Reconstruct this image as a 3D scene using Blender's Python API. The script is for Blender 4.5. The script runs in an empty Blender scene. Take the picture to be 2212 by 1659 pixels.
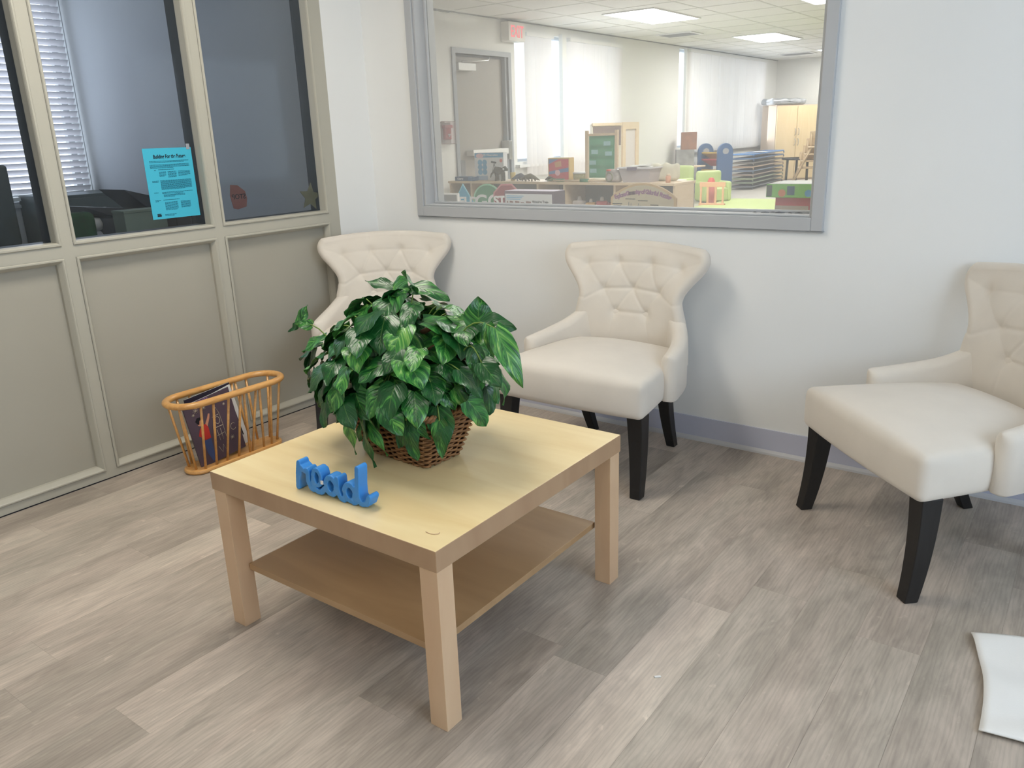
import bpy, bmesh, math, random
from mathutils import Vector, Matrix
random.seed(7)
PI = math.pi
C = bpy.context.scene.collection
scene = bpy.context.scene

# ------------------------------------------------------------------ camera
CAM = Vector((3.0688, -2.9958, 1.2578))
r_ = Vector((0.80741891, 0.58902631, -0.0335067))
u_ = Vector((-0.14943428, 0.25912027, 0.9542149))
f_ = Vector((-0.57073995, 0.76544411, -0.29723933))
cd = bpy.data.cameras.new('camera')
cam = bpy.data.objects.new('camera', cd); C.objects.link(cam)
cam.matrix_world = Matrix(((r_.x, u_.x, -f_.x, CAM.x), (r_.y, u_.y, -f_.y, CAM.y), (r_.z, u_.z, -f_.z, CAM.z), (0, 0, 0, 1)))
cd.sensor_fit = 'HORIZONTAL'; cd.sensor_width = 36.0; cd.lens = 36.0 * 1727.39 / 2212
cd.clip_start = 0.05; cd.clip_end = 200
scene.camera = cam

# ------------------------------------------------------------------ view + world
vs = scene.view_settings
vs.view_transform = 'Standard'; vs.look = 'None'; vs.gamma = 1.0; vs.use_curve_mapping = False
vs.exposure = 0.0
w = bpy.data.worlds.new('sky'); scene.world = w; w.use_nodes = True
w.node_tree.nodes['Background'].inputs[0].default_value = (0.86, 0.93, 1.0, 1)
w.node_tree.nodes['Background'].inputs[1].default_value = 3.6

def area(name, loc, rot, sx, sy, power, col):
    l = bpy.data.lights.new(name, 'AREA'); l.shape = 'RECTANGLE'; l.size = sx; l.size_y = sy
    l.energy = power; l.color = col
    o = bpy.data.objects.new(name, l); C.objects.link(o); o.location = loc; o.rotation_euler = rot
    return o
# daylight through the windows: the big one of this room (right wall), the office one, the classroom ones
area('daylight_right_window', (4.74, -2.1, 1.5), (0, PI/2, 0), 1.3, 2.2, 25, (0.50, 0.72, 1.0))
area('daylight_office_window', (-2.36, -0.95, 1.6), (0, -PI/2, 0), 1.2, 1.3, 5, (0.72, 0.82, 1.0))
area('daylight_classroom_window', (-2.2, 5.7, 1.5), (0, -PI/2, 0), 1.0, 2.0, 16, (0.92, 0.96, 1.0))
area('daylight_classroom_window_far', (-2.2, 10.8, 1.5), (0, -PI/2, 0), 1.0, 3.0, 24, (0.92, 0.96, 1.0))
L_MAIN = 15.0      # emission of the ceiling panels of this room
L_CLASS = 27.0     # emission of the classroom panels

# ------------------------------------------------------------------ helpers
def tag(o, label=None, cat=None, group=None, kind=None):
    if label: o['label'] = label
    if cat: o['category'] = cat
    if group: o['group'] = group
    if kind: o['kind'] = kind
    return o

def thing(name, label, cat, loc=(0, 0, 0), rz=0.0, group=None):
    o = bpy.data.objects.new(name, None); C.objects.link(o)
    o.empty_display_size = 0.05
    o.location = loc; o.rotation_euler = (0, 0, rz)
    return tag(o, label, cat, group)

class MB:
    """collects shapes; build() links them as ONE mesh object. org is subtracted from every point."""
    def __init__(s, org=(0, 0, 0)):
        s.v = []; s.f = []; s.m = []; s.uv = []; s.sm = []; s.o = Vector(org); s.M = None
    def add(s, vs_, fs, mi=0, uvs=None, smooth=False):
        b = len(s.v)
        for p in vs_:
            p = Vector(p)
            if s.M is not None: p = s.M @ p
            s.v.append(p - s.o)
        for k, f in enumerate(fs):
            s.f.append([b + i for i in f]); s.m.append(mi); s.sm.append(smooth)
            s.uv.append([uvs[i] for i in f] if uvs else None)
        return s
    def box(s, x0, x1, y0, y1, z0, z1, mi=0):
        v = [(x, y, z) for z in (z0, z1) for y in (y0, y1) for x in (x0, x1)]
        return s.add(v, [(0, 2, 3, 1), (4, 5, 7, 6), (0, 1, 5, 4), (2, 6, 7, 3), (0, 4, 6, 2), (1, 3, 7, 5)], mi)
    def frus(s, b, t, mi=0):
        """b, t: lists of 4 points (bottom, top)"""
        return s.add(list(b) + list(t), [(3, 2, 1, 0), (4, 5, 6, 7), (0, 1, 5, 4), (1, 2, 6, 5), (2, 3, 7, 6), (3, 0, 4, 7)], mi)
    def tube(s, pts, r, seg=8, closed=False, mi=0, flat=1.0, rr=None):
        pts = [Vector(p) for p in pts]; n = len(pts); vs_ = []; fs = []
        up = Vector((0, 0, 1)); prev = None
        for i, p in enumerate(pts):
            if closed: d = (pts[(i+1) % n] - pts[i-1]).normalized()
            else: d = (pts[min(i+1, n-1)] - pts[max(i-1, 0)]).normalized()
            a = prev if prev is not None else (up if abs(d.z) < 0.9 else Vector((1, 0, 0)))
            side = d.cross(a).normalized(); a2 = side.cross(d).normalized(); prev = a2
            ri = rr[i] if rr else r
            for k in range(seg):
                t = 2 * PI * k / seg
                vs_.append(p + side * math.cos(t) * ri + a2 * math.sin(t) * ri * flat)
        m = n if closed else n - 1
        for i in range(m):
            for k in range(seg):
                a = i * seg + k; b = i * seg + (k+1) % seg; c = ((i+1) % n) * seg + (k+1) % seg; d2 = ((i+1) % n) * seg + k
                fs.append((a, b, c, d2))
        if not closed:
            fs.append(tuple(range(seg - 1, -1, -1))); fs.append(tuple((n-1) * seg + k for k in range(seg)))
        return s.add(vs_, fs, mi, smooth=True)
    def lathe(s, prof, c=(0, 0, 0), seg=20, mi=0):
        vs_ = []; fs = []; n = len(prof)
        for (r, z) in prof:
            for k in range(seg):
                t = 2 * PI * k / seg; vs_.append((c[0] + r * math.cos(t), c[1] + r * math.sin(t), c[2] + z))
        for i in range(n - 1):
            for k in range(seg):
                fs.append((i*seg + k, i*seg + (k+1) % seg, (i+1)*seg + (k+1) % seg, (i+1)*seg + k))
        fs.append(tuple(range(seg - 1, -1, -1))); fs.append(tuple((n-1)*seg + k for k in range(seg)))
        return s.add(vs_, fs, mi, smooth=True)
    def prism(s, poly, fn, d0, d1, mi=0):
        """poly: 2D points, fn(a,b,d)->3D"""
        n = len(poly); vs_ = [fn(a, b, d0) for a, b in poly] + [fn(a, b, d1) for a, b in poly]
        fs = [tuple(range(n - 1, -1, -1)), tuple(range(n, 2 * n))] + [(i, (i+1) % n, n + (i+1) % n, n + i) for i in range(n)]
        return s.add(vs_, fs, mi)
    def rbox(s, c, h, r, n=6, mi=0, fn=None):
        """rounded box: centre, half sizes, radius; subdivided n per side, optional deform fn"""
        c = Vector(c); h = Vector(h); idx = {}; vs_ = []; fs = []
        def key(p):
            k = (round(p.x, 5), round(p.y, 5), round(p.z, 5))
            if k not in idx: idx[k] = len(vs_); vs_.append(p)
            return idx[k]
        def par(t, hh):   # denser near the edges
            return t
        def make(p):
            q = Vector([max(-(h[i] - r), min(h[i] - r, p[i])) for i in range(3)])
            d = p - q
            if d.length > 1e-9: p = q + d.normalized() * r
            return p
        for ax in range(3):
            a, b = (ax + 1) % 3, (ax + 2) % 3
            def ticks(hh):
                inner = hh - r; t = [-hh, -hh + r * .3, -hh + r * .6] + [-inner + 2 * inner * i / n for i in range(n + 1)] + [hh - r * .6, hh - r * .3, hh]
                return t
            ta, tb = ticks(h[a]), ticks(h[b])
            for sg in (-1, 1):
                for i in range(len(ta) - 1):
                    for j in range(len(tb) - 1):
                        q = []
                        for (x, y) in ((ta[i], tb[j]), (ta[i+1], tb[j]), (ta[i+1], tb[j+1]), (ta[i], tb[j+1])):
                            p = Vector((0, 0, 0)); p[ax] = sg * h[ax]; p[a] = x; p[b] = y
                            q.append(key(make(p)))
                        if sg < 0: q.reverse()
                        if len(set(q)) >= 3: fs.append(tuple(dict.fromkeys(q)))
        out = []
        for p in vs_:
            if fn: p = fn(p)
            out.append(p + c)
        return s.add(out, fs, mi, smooth=True)
    def build(s, name, mats, parent=None, smooth=None, loc=None, bevel=0, label=None):
        me = bpy.data.meshes.new(name)
        me.from_pydata([tuple(p) for p in s.v], [], s.f)
        if not isinstance(mats, (list, tuple)): mats = [mats]
        for m in mats: me.materials.append(m)
        for i, p in enumerate(me.polygons):
            p.material_index = min(s.m[i], len(mats) - 1)
            p.use_smooth = s.sm[i] if smooth is None else smooth
        if any(u is not None for u in s.uv):
            uvl = me.uv_layers.new(name='uv'); k = 0
            for i, p in enumerate(me.polygons):
                for j in range(len(p.vertices)):
                    if s.uv[i] is not None: uvl.data[k].uv = s.uv[i][j]
                    k += 1
        me.update()
        o = bpy.data.objects.new(name, me); C.objects.link(o)
        if parent: o.parent = parent
        if loc: o.location = loc
        if bevel:
            b = o.modifiers.new('bevel', 'BEVEL'); b.width = bevel; b.segments = 3; b.limit_method = 'ANGLE'; b.angle_limit = math.radians(40)
            b.harden_normals = False
        if label: o['label'] = label
        return o

def struct(mb, name, mats, **k):
    return tag(mb.build(name, mats, **k), kind='structure')

def boxes(*bs):
    m = MB()
    for b in bs: m.box(*b)
    return m

def text_obj(name, s, size, mat, parent, M, ext=0.0004, bold=0.0, align='CENTER', sx=1.0, label=None):
    cu = bpy.data.curves.new('t', 'FONT'); cu.body = s; cu.size = size; cu.extrude = ext; cu.offset = bold
    cu.align_x = align; cu.align_y = 'CENTER'
    t = bpy.data.objects.new('t', cu); C.objects.link(t)
    bpy.context.view_layer.update()
    me = bpy.data.meshes.new_from_object(t.evaluated_get(bpy.context.evaluated_depsgraph_get()))
    bpy.data.objects.remove(t); me.materials.clear(); me.materials.append(mat); me.name = name
    for v in me.vertices: v.co.x *= sx
    me.transform(M)
    o = bpy.data.objects.new(name, me); C.objects.link(o); o.parent = parent
    if label: o['label'] = label
    return o

def basis(o, x, y):
    """matrix with origin o, local x, y axes"""
    x = Vector(x).normalized(); y = Vector(y).normalized(); z = x.cross(y)
    return Matrix(((x.x, y.x, z.x, o[0]), (x.y, y.y, z.y, o[1]), (x.z, y.z, z.z, o[2]), (0, 0, 0, 1)))

# ------------------------------------------------------------------ materials
def srgb(r, g, b):
    f = lambda c: (c / 255 / 12.92) if c <= 10 else ((c / 255 + 0.055) / 1.055) ** 2.4
    return (f(r), f(g), f(b), 1)

def mat(name, col, rough=0.5, spec=0.5, noise=0.0, nscale=8.0, bump=0.0, bscale=60.0, metal=0.0, emit=None, es=0.0, sheen=0.0, stretch=(1, 1, 1), coords='Object', coat=0.0):
    m = bpy.data.materials.new(name); m.use_nodes = True
    nt = m.node_tree; N = nt.nodes; L = nt.links; b = N['Principled BSDF']
    col = col if len(col) == 4 else (*col, 1)
    b.inputs['Base Color'].default_value = col
    b.inputs['Roughness'].default_value = rough
    b.inputs['Specular IOR Level'].default_value = spec
    b.inputs['Metallic'].default_value = metal
    if coat: b.inputs['Coat Weight'].default_value = coat
    if sheen: b.inputs['Sheen Weight'].default_value = sheen; b.inputs['Sheen Roughness'].default_value = 0.6
    if emit: b.inputs['Emission Color'].default_value = (*emit[:3], 1); b.inputs['Emission Strength'].default_value = es
    if noise or bump:
        tc = N.new('ShaderNodeTexCoord'); mp = N.new('ShaderNodeMapping'); mp.inputs['Scale'].default_value = stretch
        L.new(tc.outputs[coords], mp.inputs[0])
    if noise:
        nz = N.new('ShaderNodeTexNoise'); nz.inputs['Scale'].default_value = nscale; nz.inputs['Detail'].default_value = 6
        L.new(mp.outputs[0], nz.inputs['Vector'])
        mr = N.new('ShaderNodeMapRange'); mr.inputs[1].default_value = 0.3; mr.inputs[2].default_value = 0.7
        mr.inputs[3].default_value = 1 - noise; mr.inputs[4].default_value = 1 + noise
        L.new(nz.outputs[0], mr.inputs[0])
        mx = N.new('ShaderNodeVectorMath'); mx.operation = 'SCALE'; mx.inputs[0].default_value = col[:3]
        L.new(mr.outputs[0], mx.inputs['Scale']); L.new(mx.outputs[0], b.inputs['Base Color'])
    if bump:
        n2 = N.new('ShaderNodeTexNoise'); n2.inputs['Scale'].default_value = bscale; n2.inputs['Detail'].default_value = 4
        L.new(mp.outputs[0], n2.inputs['Vector'])
        bp = N.new('ShaderNodeBump'); bp.inputs['Strength'].default_value = bump; bp.inputs['Distance'].default_value = 0.002
        L.new(n2.outputs[0], bp.inputs['Height']); L.new(bp.outputs[0], b.inputs['Normal'])
    return m

def wood(name, c1, c2, rough=0.35, stretch=(1.2, 14, 14), scale=3.0, coat=0.0, dist=1.5):
    m = bpy.data.materials.new(name); m.use_nodes = True
    nt = m.node_tree; N = nt.nodes; L = nt.links; b = N['Principled BSDF']
    tc = N.new('ShaderNodeTexCoord'); mp = N.new('ShaderNodeMapping'); mp.inputs['Scale'].default_value = stretch
    L.new(tc.outputs['Object'], mp.inputs[0])
    nz = N.new('ShaderNodeTexNoise'); nz.inputs['Scale'].default_value = scale; nz.inputs['Detail'].default_value = 8; nz.inputs['Distortion'].default_value = dist
    L.new(mp.outputs[0], nz.inputs['Vector'])
    cr = N.new('ShaderNodeValToRGB'); cr.color_ramp.elements[0].position = 0.3; cr.color_ramp.elements[1].position = 0.7
    cr.color_ramp.elements[0].color = c1; cr.color_ramp.elements[1].color = c2
    L.new(nz.outputs[0], cr.inputs[0]); L.new(cr.outputs[0], b.inputs['Base Color'])
    b.inputs['Roughness'].default_value = rough
    if coat: b.inputs['Coat Weight'].default_value = coat; b.inputs['Coat Roughness'].default_value = 0.15
    return m

def emis(name, col, s):
    m = bpy.data.materials.new(name); m.use_nodes = True; N = m.node_tree.nodes; N.clear()
    e = N.new('ShaderNodeEmission'); e.inputs[0].default_value = (*col, 1); e.inputs[1].default_value = s
    o = N.new('ShaderNodeOutputMaterial'); m.node_tree.links.new(e.outputs[0], o.inputs[0]); return m

def glass(name, tint=(1, 1, 1), haze=0.0, hazecol=(0.8, 0.8, 0.8), ior=1.45, refl=1.0):
    """thin clear pane: see-through, fresnel mirror, an even diffuse haze"""
    m = bpy.data.materials.new(name); m.use_nodes = True; N = m.node_tree.nodes; L = m.node_tree.links; N.clear()
    t = N.new('ShaderNodeBsdfTransparent'); t.inputs[0].default_value = (*tint, 1)
    g = N.new('ShaderNodeBsdfGlossy'); g.inputs['Roughness'].default_value = 0.02
    fr = N.new('ShaderNodeFresnel'); fr.inputs[0].default_value = ior
    mu = N.new('ShaderNodeMath'); mu.operation = 'MULTIPLY'; mu.inputs[1].default_value = refl; L.new(fr.outputs[0], mu.inputs[0])
    mx = N.new('ShaderNodeMixShader'); L.new(mu.outputs[0], mx.inputs[0]); L.new(t.outputs[0], mx.inputs[1]); L.new(g.outputs[0], mx.inputs[2])
    o = N.new('ShaderNodeOutputMaterial')
    if haze:
        d = N.new('ShaderNodeBsdfDiffuse'); d.inputs[0].default_value = (*hazecol, 1)
        m2 = N.new('ShaderNodeMixShader'); m2.inputs[0].default_value = haze
        L.new(mx.outputs[0], m2.inputs[1]); L.new(d.outputs[0], m2.inputs[2]); L.new(m2.outputs[0], o.inputs[0])
    else: L.new(mx.outputs[0], o.inputs[0])
    return m

def translucent(name, col, k=0.4, noise=0):
    m = bpy.data.materials.new(name); m.use_nodes = True; N = m.node_tree.nodes; L = m.node_tree.links; N.clear()
    d = N.new('ShaderNodeBsdfDiffuse'); d.inputs[0].default_value = (*col, 1)
    t = N.new('ShaderNodeBsdfTranslucent'); t.inputs[0].default_value = (*col, 1)
    x = N.new('ShaderNodeMixShader'); x.inputs[0].default_value = k; L.new(d.outputs[0], x.inputs[1]); L.new(t.outputs[0], x.inputs[2])
    o = N.new('ShaderNodeOutputMaterial'); L.new(x.outputs[0], o.inputs[0]); return m

M_wall = mat('white wall paint', (0.82, 0.825, 0.81), 0.6, 0.25, noise=0.012, nscale=3, bump=0.08, bscale=220)
M_wallc = mat('classroom wall paint', (0.74, 0.737, 0.715), 0.6, 0.3)
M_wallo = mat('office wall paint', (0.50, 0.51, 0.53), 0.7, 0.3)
M_ceil = mat('ceiling tile', (0.76, 0.755, 0.735), 0.9, 0.2, noise=0.02, nscale=60)
M_trim = mat('grey window trim', srgb(181, 183, 185), 0.42, 0.5, noise=0.02, nscale=5)
M_part = mat('warm grey partition paint', srgb(178, 175, 162), 0.4, 0.5, noise=0.015, nscale=4)
M_panel = mat('grey partition panel', srgb(168, 164, 151), 0.55, 0.4, noise=0.02, nscale=3)
M_base = mat('grey vinyl skirting', srgb(190, 193, 210), 0.45, 0.5)
M_caulk = mat('pale skirting toe', srgb(190, 190, 192), 0.5, 0.4)
M_dark = mat('partition paint darkened as shade', srgb(62, 66, 70), 0.5, 0.4)  # partition colour darkened to imitate the unlit jambs behind the panes
M_glassw = glass('classroom window glass', (0.97, 0.98, 0.97), haze=0.15, hazecol=(0.9, 0.9, 0.9), refl=0.35)  # white diffuse part imitates the glare haze over the classroom
M_glassp = glass('office pane glass', (0.90, 0.93, 0.95), haze=0.012, hazecol=(0.6, 0.65, 0.7), refl=0.42)
M_black = mat('black plastic', (0.02, 0.021, 0.024), 0.4, 0.5)
M_leg = mat('espresso leg', (0.012, 0.011, 0.011), 0.42, 0.45, noise=0.15, nscale=20, stretch=(8, 8, 1))
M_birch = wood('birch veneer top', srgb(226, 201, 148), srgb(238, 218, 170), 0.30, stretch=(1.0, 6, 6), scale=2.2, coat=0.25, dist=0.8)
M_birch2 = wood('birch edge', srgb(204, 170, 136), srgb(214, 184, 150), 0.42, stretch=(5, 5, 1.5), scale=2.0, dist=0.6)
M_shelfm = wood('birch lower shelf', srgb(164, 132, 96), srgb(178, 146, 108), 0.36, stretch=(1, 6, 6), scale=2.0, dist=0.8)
M_apron = wood('birch apron darkened as shade', srgb(166, 134, 104), srgb(178, 148, 116), 0.45, stretch=(5, 5, 1.5), scale=2.0, dist=0.6)  # same veneer as the legs, its shade put into a darker colour
M_oak = wood('varnished oak', srgb(204, 148, 82), srgb(226, 174, 106), 0.28, stretch=(8, 2.0, 8), scale=6, coat=0.4, dist=1.0)
M_maple = wood('maple ply', srgb(214, 190, 158), srgb(226, 206, 178), 0.4, stretch=(2, 8, 8), scale=3)
M_white = mat('white plastic', (0.75, 0.75, 0.75), 0.4, 0.5)
M_paper = mat('white paper', (0.74, 0.74, 0.72), 0.8, 0.2)
M_chrome = mat('brushed steel', (0.6, 0.6, 0.6), 0.3, 0.5, metal=1.0)
M_blue = mat('blue painted wood', srgb(58, 136, 208), 0.38, 0.5, noise=0.03, nscale=30)
M_ink = mat('black print', (0.015, 0.015, 0.02), 0.7, 0.2)
M_grey = mat('mid grey plastic', (0.2, 0.2, 0.21), 0.5, 0.4)
M_stem = mat('woody stem', srgb(96, 70, 52), 0.7, 0.3)
M_gstem = mat('green petiole', srgb(120, 148, 70), 0.5, 0.4)

def fabric():
    m = mat('cream microfibre', srgb(217, 209, 197), 0.85, 0.2, noise=0.03, nscale=9, bump=0.12, bscale=500, sheen=0.25)
    return m
M_fab = fabric()

def floor_mat():
    m = bpy.data.materials.new('grey oak vinyl plank'); m.use_nodes = True
    nt = m.node_tree; N = nt.nodes; L = nt.links; b = N['Principled BSDF']
    at = N.new('ShaderNodeAttribute'); at.attribute_name = 'tone'; at.attribute_type = 'GEOMETRY'
    uv = N.new('ShaderNodeUVMap'); uv.uv_map = 'uv'
    def noise(sx, sy, sc, det, dist=0.0, rough=0.55):
        mp = N.new('ShaderNodeMapping'); mp.inputs['Scale'].default_value = (sx, sy, 1); L.new(uv.outputs[0], mp.inputs[0])
        n = N.new('ShaderNodeTexNoise'); n.inputs['Scale'].default_value = sc; n.inputs['Detail'].default_value = det
        n.inputs['Distortion'].default_value = dist; n.inputs['Roughness'].default_value = rough
        L.new(mp.outputs[0], n.inputs['Vector']); return n.outputs[0]
    def ramp(x, stops):
        c = N.new('ShaderNodeValToRGB'); e = c.color_ramp.elements
        while len(e) < len(stops): e.new(0.5)
        for i, (p, v) in enumerate(stops): e[i].position = p; e[i].color = (v, v, v, 1)
        L.new(x, c.inputs[0]); return c.outputs[0]
    def mul(a, b_, op='MULTIPLY'):
        x = N.new('ShaderNodeMath'); x.operation = op
        for i, q in enumerate((a, b_)):
            if isinstance(q, (int, float)): x.inputs[i].default_value = q
            else: L.new(q, x.inputs[i])
        return x.outputs[0]
    fine = ramp(noise(1, 0.10, 130, 6, 0.6), [(0.30, 0.92), (0.62, 1.03)])
    mid = ramp(noise(1, 0.22, 22, 8, 1.6), [(0.3, 0.86), (0.7, 1.13)])
    big = ramp(noise(1, 0.35, 7, 5, 0.8), [(0.25, 0.74), (0.75, 1.24)])
    cath = N.new('ShaderNodeTexWave'); cath.wave_type = 'RINGS'; cath.rings_direction = 'Y'
    mp = N.new('ShaderNodeMapping'); mp.inputs['Scale'].default_value = (1, 0.10, 1); L.new(uv.outputs[0], mp.inputs[0]); L.new(mp.outputs[0], cath.inputs['Vector'])
    cath.inputs['Scale'].default_value = 30; cath.inputs['Distortion'].default_value = 9; cath.inputs['Detail'].default_value = 3; cath.inputs['Detail Scale'].default_value = 1.2
    cw = ramp(cath.outputs['Fac'], [(0.0, 0.93), (0.6, 1.03)])
    spot = ramp(noise(1, 0.6, 34, 3, 0.4), [(0.66, 0.0), (0.78, 0.30)])
    v = mul(mul(fine, mid), mul(big, cw)); v = mul(v, mul(spot, 1.0, 'ADD'))
    v = mul(v, at.outputs['Fac'])
    cs = N.new('ShaderNodeVectorMath'); cs.operation = 'SCALE'
    cr = N.new('ShaderNodeMix'); cr.data_type = 'RGBA'; cr.inputs[6].default_value = srgb(176, 160, 148); cr.inputs[7].default_value = srgb(172, 165, 152)
    L.new(noise(1, 0.2, 5, 3), cr.inputs[0]); L.new(cr.outputs[2], cs.inputs[0]); L.new(v, cs.inputs['Scale'])
    L.new(cs.outputs[0], b.inputs['Base Color'])
    b.inputs['Roughness'].default_value = 0.46; b.inputs['Specular IOR Level'].default_value = 0.4
    bp = N.new('ShaderNodeBump'); bp.inputs['Strength'].default_value = 0.12; bp.inputs['Distance'].default_value = 0.001
    L.new(fine, bp.inputs['Height']); L.new(bp.outputs[0], b.inputs['Normal'])
    return m
M_floor = floor_mat()

def leaf_mat():
    m = bpy.data.materials.new('variegated pothos leaf'); m.use_nodes = True
    nt = m.node_tree; N = nt.nodes; L = nt.links; b = N['Principled BSDF']
    uv = N.new('ShaderNodeUVMap'); uv.uv_map = 'uv'
    sep = N.new('ShaderNodeSeparateXYZ'); L.new(uv.outputs[0], sep.inputs[0])
    at = N.new('ShaderNodeAttribute'); at.attribute_name = 'rnd'
    tc = N.new('ShaderNodeTexCoord')
    def math_(op, a, c=None):
        x = N.new('ShaderNodeMath'); x.operation = op
        for i, q in enumerate((a, c)):
            if q is None: continue
            if isinstance(q, (int, float)): x.inputs[i].default_value = q
            else: L.new(q, x.inputs[i])
        return x.outputs[0]
    fx = math_('FRACT', sep.outputs[0]); ax = math_('ABSOLUTE', math_('SUBTRACT', fx, 0.5))
    # streaks that run from the midrib outwards
    cmb = N.new('ShaderNodeCombineXYZ'); L.new(math_('ADD', math_('MULTIPLY', ax, 1.4), math_('MULTIPLY', fx, 2.2)), cmb.inputs[0])
    L.new(math_('MULTIPLY', math_('SUBTRACT', sep.outputs[1], math_('MULTIPLY', ax, 0.9)), 6.5), cmb.inputs[1]); L.new(math_('MULTIPLY', at.outputs['Fac'], 40.0), cmb.inputs[2])
    nz = N.new('ShaderNodeTexNoise'); nz.inputs['Scale'].default_value = 1.0; nz.inputs['Detail'].default_value = 7; nz.inputs['Distortion'].default_value = 0.7; nz.inputs['Roughness'].default_value = 0.62; L.new(cmb.outputs[0], nz.inputs['Vector'])
    thr = math_('ADD', nz.outputs[0], math_('MULTIPLY', math_('SUBTRACT', math_('FRACT', math_('MULTIPLY', at.outputs['Fac'], 7.3)), 0.66), 0.22))
    cr = N.new('ShaderNodeValToRGB'); e = cr.color_ramp.elements
    e[0].position = 0.44; e[0].color = srgb(26, 80, 36); e[1].position = 0.54; e[1].color = srgb(56, 124, 54)
    x = e.new(0.64); x.color = srgb(98, 160, 70); x = e.new(0.76); x.color = srgb(176, 204, 124)
    L.new(thr, cr.inputs[0])
    # midrib
    rib = N.new('ShaderNodeMapRange'); rib.inputs[1].default_value = 0.0; rib.inputs[2].default_value = 0.022; rib.inputs[3].default_value = 0.55; rib.inputs[4].default_value = 0.0
    L.new(ax, rib.inputs[0])
    mx = N.new('ShaderNodeMix'); mx.data_type = 'RGBA'; L.new(rib.outputs[0], mx.inputs[0]); L.new(cr.outputs[0], mx.inputs[6]); mx.inputs[7].default_value = srgb(120, 160, 84)
    L.new(mx.outputs[2], b.inputs['Base Color'])
    b.inputs['Roughness'].default_value = 0.30; b.inputs['Specular IOR Level'].default_value = 0.5
    wv = N.new('ShaderNodeTexNoise'); wv.inputs['Scale'].default_value = 1.6; L.new(cmb.outputs[0], wv.inputs['Vector'])
    bp = N.new('ShaderNodeBump'); bp.inputs['Strength'].default_value = 0.5; bp.inputs['Distance'].default_value = 0.004
    L.new(wv.outputs[0], bp.inputs['Height']); L.new(bp.outputs[0], b.inputs['Normal'])
    return m
M_leaf = leaf_mat()

# ================================================================== THE ROOM
H = 2.44
XR, YF = 4.8, -5.3
# floor of single planks (12 x plank tones), one mesh
def make_floor():
    W0, PW, PL = 1.3505, 0.1507, 1.22
    known = {0: (-2.303, {0: 1.22, -1: 0.92}), 6: (-1.147, {-1: 1.24, 0: 1.0}), 5: (-1.564, {-1: 1.10, 0: 0.96}), -5: (-1.855, {0: 0.93, -1: 1.04}), 9: (-1.068, {0: 1.02, -1: 0.95}),
             4: (-0.3, {-1: 0.97}), 3: (-1.95, {-1: 1.06, 0: 0.98}), 1: (-2.7, {0: 1.12}), 2: (-1.4, {-1: 1.05}), -1: (-2.75, {0: 0.93}), -2: (-1.2, {-1: 0.95}), -3: (-2.29, {0: 1.02, -1: 1.08}), -4: (-1.5, {-1: 1.16, 0: 1.0}),
             -6: (-2.9, {0: 1.12}), -7: (-1.1, {-1: 1.02}), 7: (-2.2, {0: 0.99, -1: 1.04}), 8: (-0.75, {-1: 1.04, 0: 0.92}), 10: (-1.6, {0: 0.93, -1: 0.97}), 11: (-0.6, {-1: 1.02, 0: 0.9})}
    mb = MB(); tones = []; rnd = random.Random(5)
    g = 0.00025
    for k in range(-9, 23):
        x0 = max(W0 + k * PW, 0.0); x1 = min(W0 + (k+1) * PW, XR)
        if x1 <= x0: continue
        y, tn = known.get(k, (rnd.uniform(-1.2, 0), {}))
        n0 = math.floor((YF - y) / PL)
        for j in range(n0, 6):
            ya, yb = y + j * PL, y + (j+1) * PL
            ya = max(ya, YF); yb = min(yb, 0.0)
            if yb <= ya: continue
            t = tn.get(j, rnd.choice((0.86, 0.90, 0.94, 1.0, 1.04, 1.10, 1.18))); ou, ov = rnd.uniform(0, 50), rnd.uniform(0, 50)
            mb.add([(x0 + g, ya + g, 0), (x1 - g, ya + g, 0), (x1 - g, yb - g, 0), (x0 + g, yb - g, 0)], [(0, 1, 2, 3)],
                   uvs=[(x0 + ou, ya + ov), (x1 + ou, ya + ov), (x1 + ou, yb + ov), (x0 + ou, yb + ov)])
            tones.append(t)
    mb.add([(0, YF, -0.0012), (XR, YF, -0.0012), (XR, 0, -0.0012), (0, 0, -0.0012)], [(0, 1, 2, 3)], uvs=[(0, 0), (1, 0), (1, 1), (0, 1)]); tones.append(0.6)
    mb.box(0, XR, YF, 0, -0.08, -0.002); tones += [0.6] * 6
    o = mb.build('floor', M_floor)
    a = o.data.attributes.new('tone', 'FLOAT', 'FACE')
    for i, t in enumerate(tones): a.data[i].value = t
    return tag(o, kind='structure')
make_floor()
struct(boxes((-2.45, XR, YF, 0.0, H, H + 0.08)), 'ceiling', M_ceil)

# back wall with the window into the classroom
WX0, WX1, WZ0, WZ1 = 0.345, 2.21, 0.943, 2.13
struct(boxes((-2.45, WX0, 0, 0.12, 0, H), (WX1, 6.1, 0, 0.12, 0, H), (WX0, WX1, 0, 0.12, 0, WZ0), (WX0, WX1, 0, 0.12, WZ1, H)), 'wall_back', M_wall)
# window casing + jambs + glass
o = MB()
cw, cp = 0.042, 0.020
X0, X1, Z0, Z1 = WX0 - cw, WX1 + cw, WZ0 - 0.052, WZ1 + cw
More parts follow.
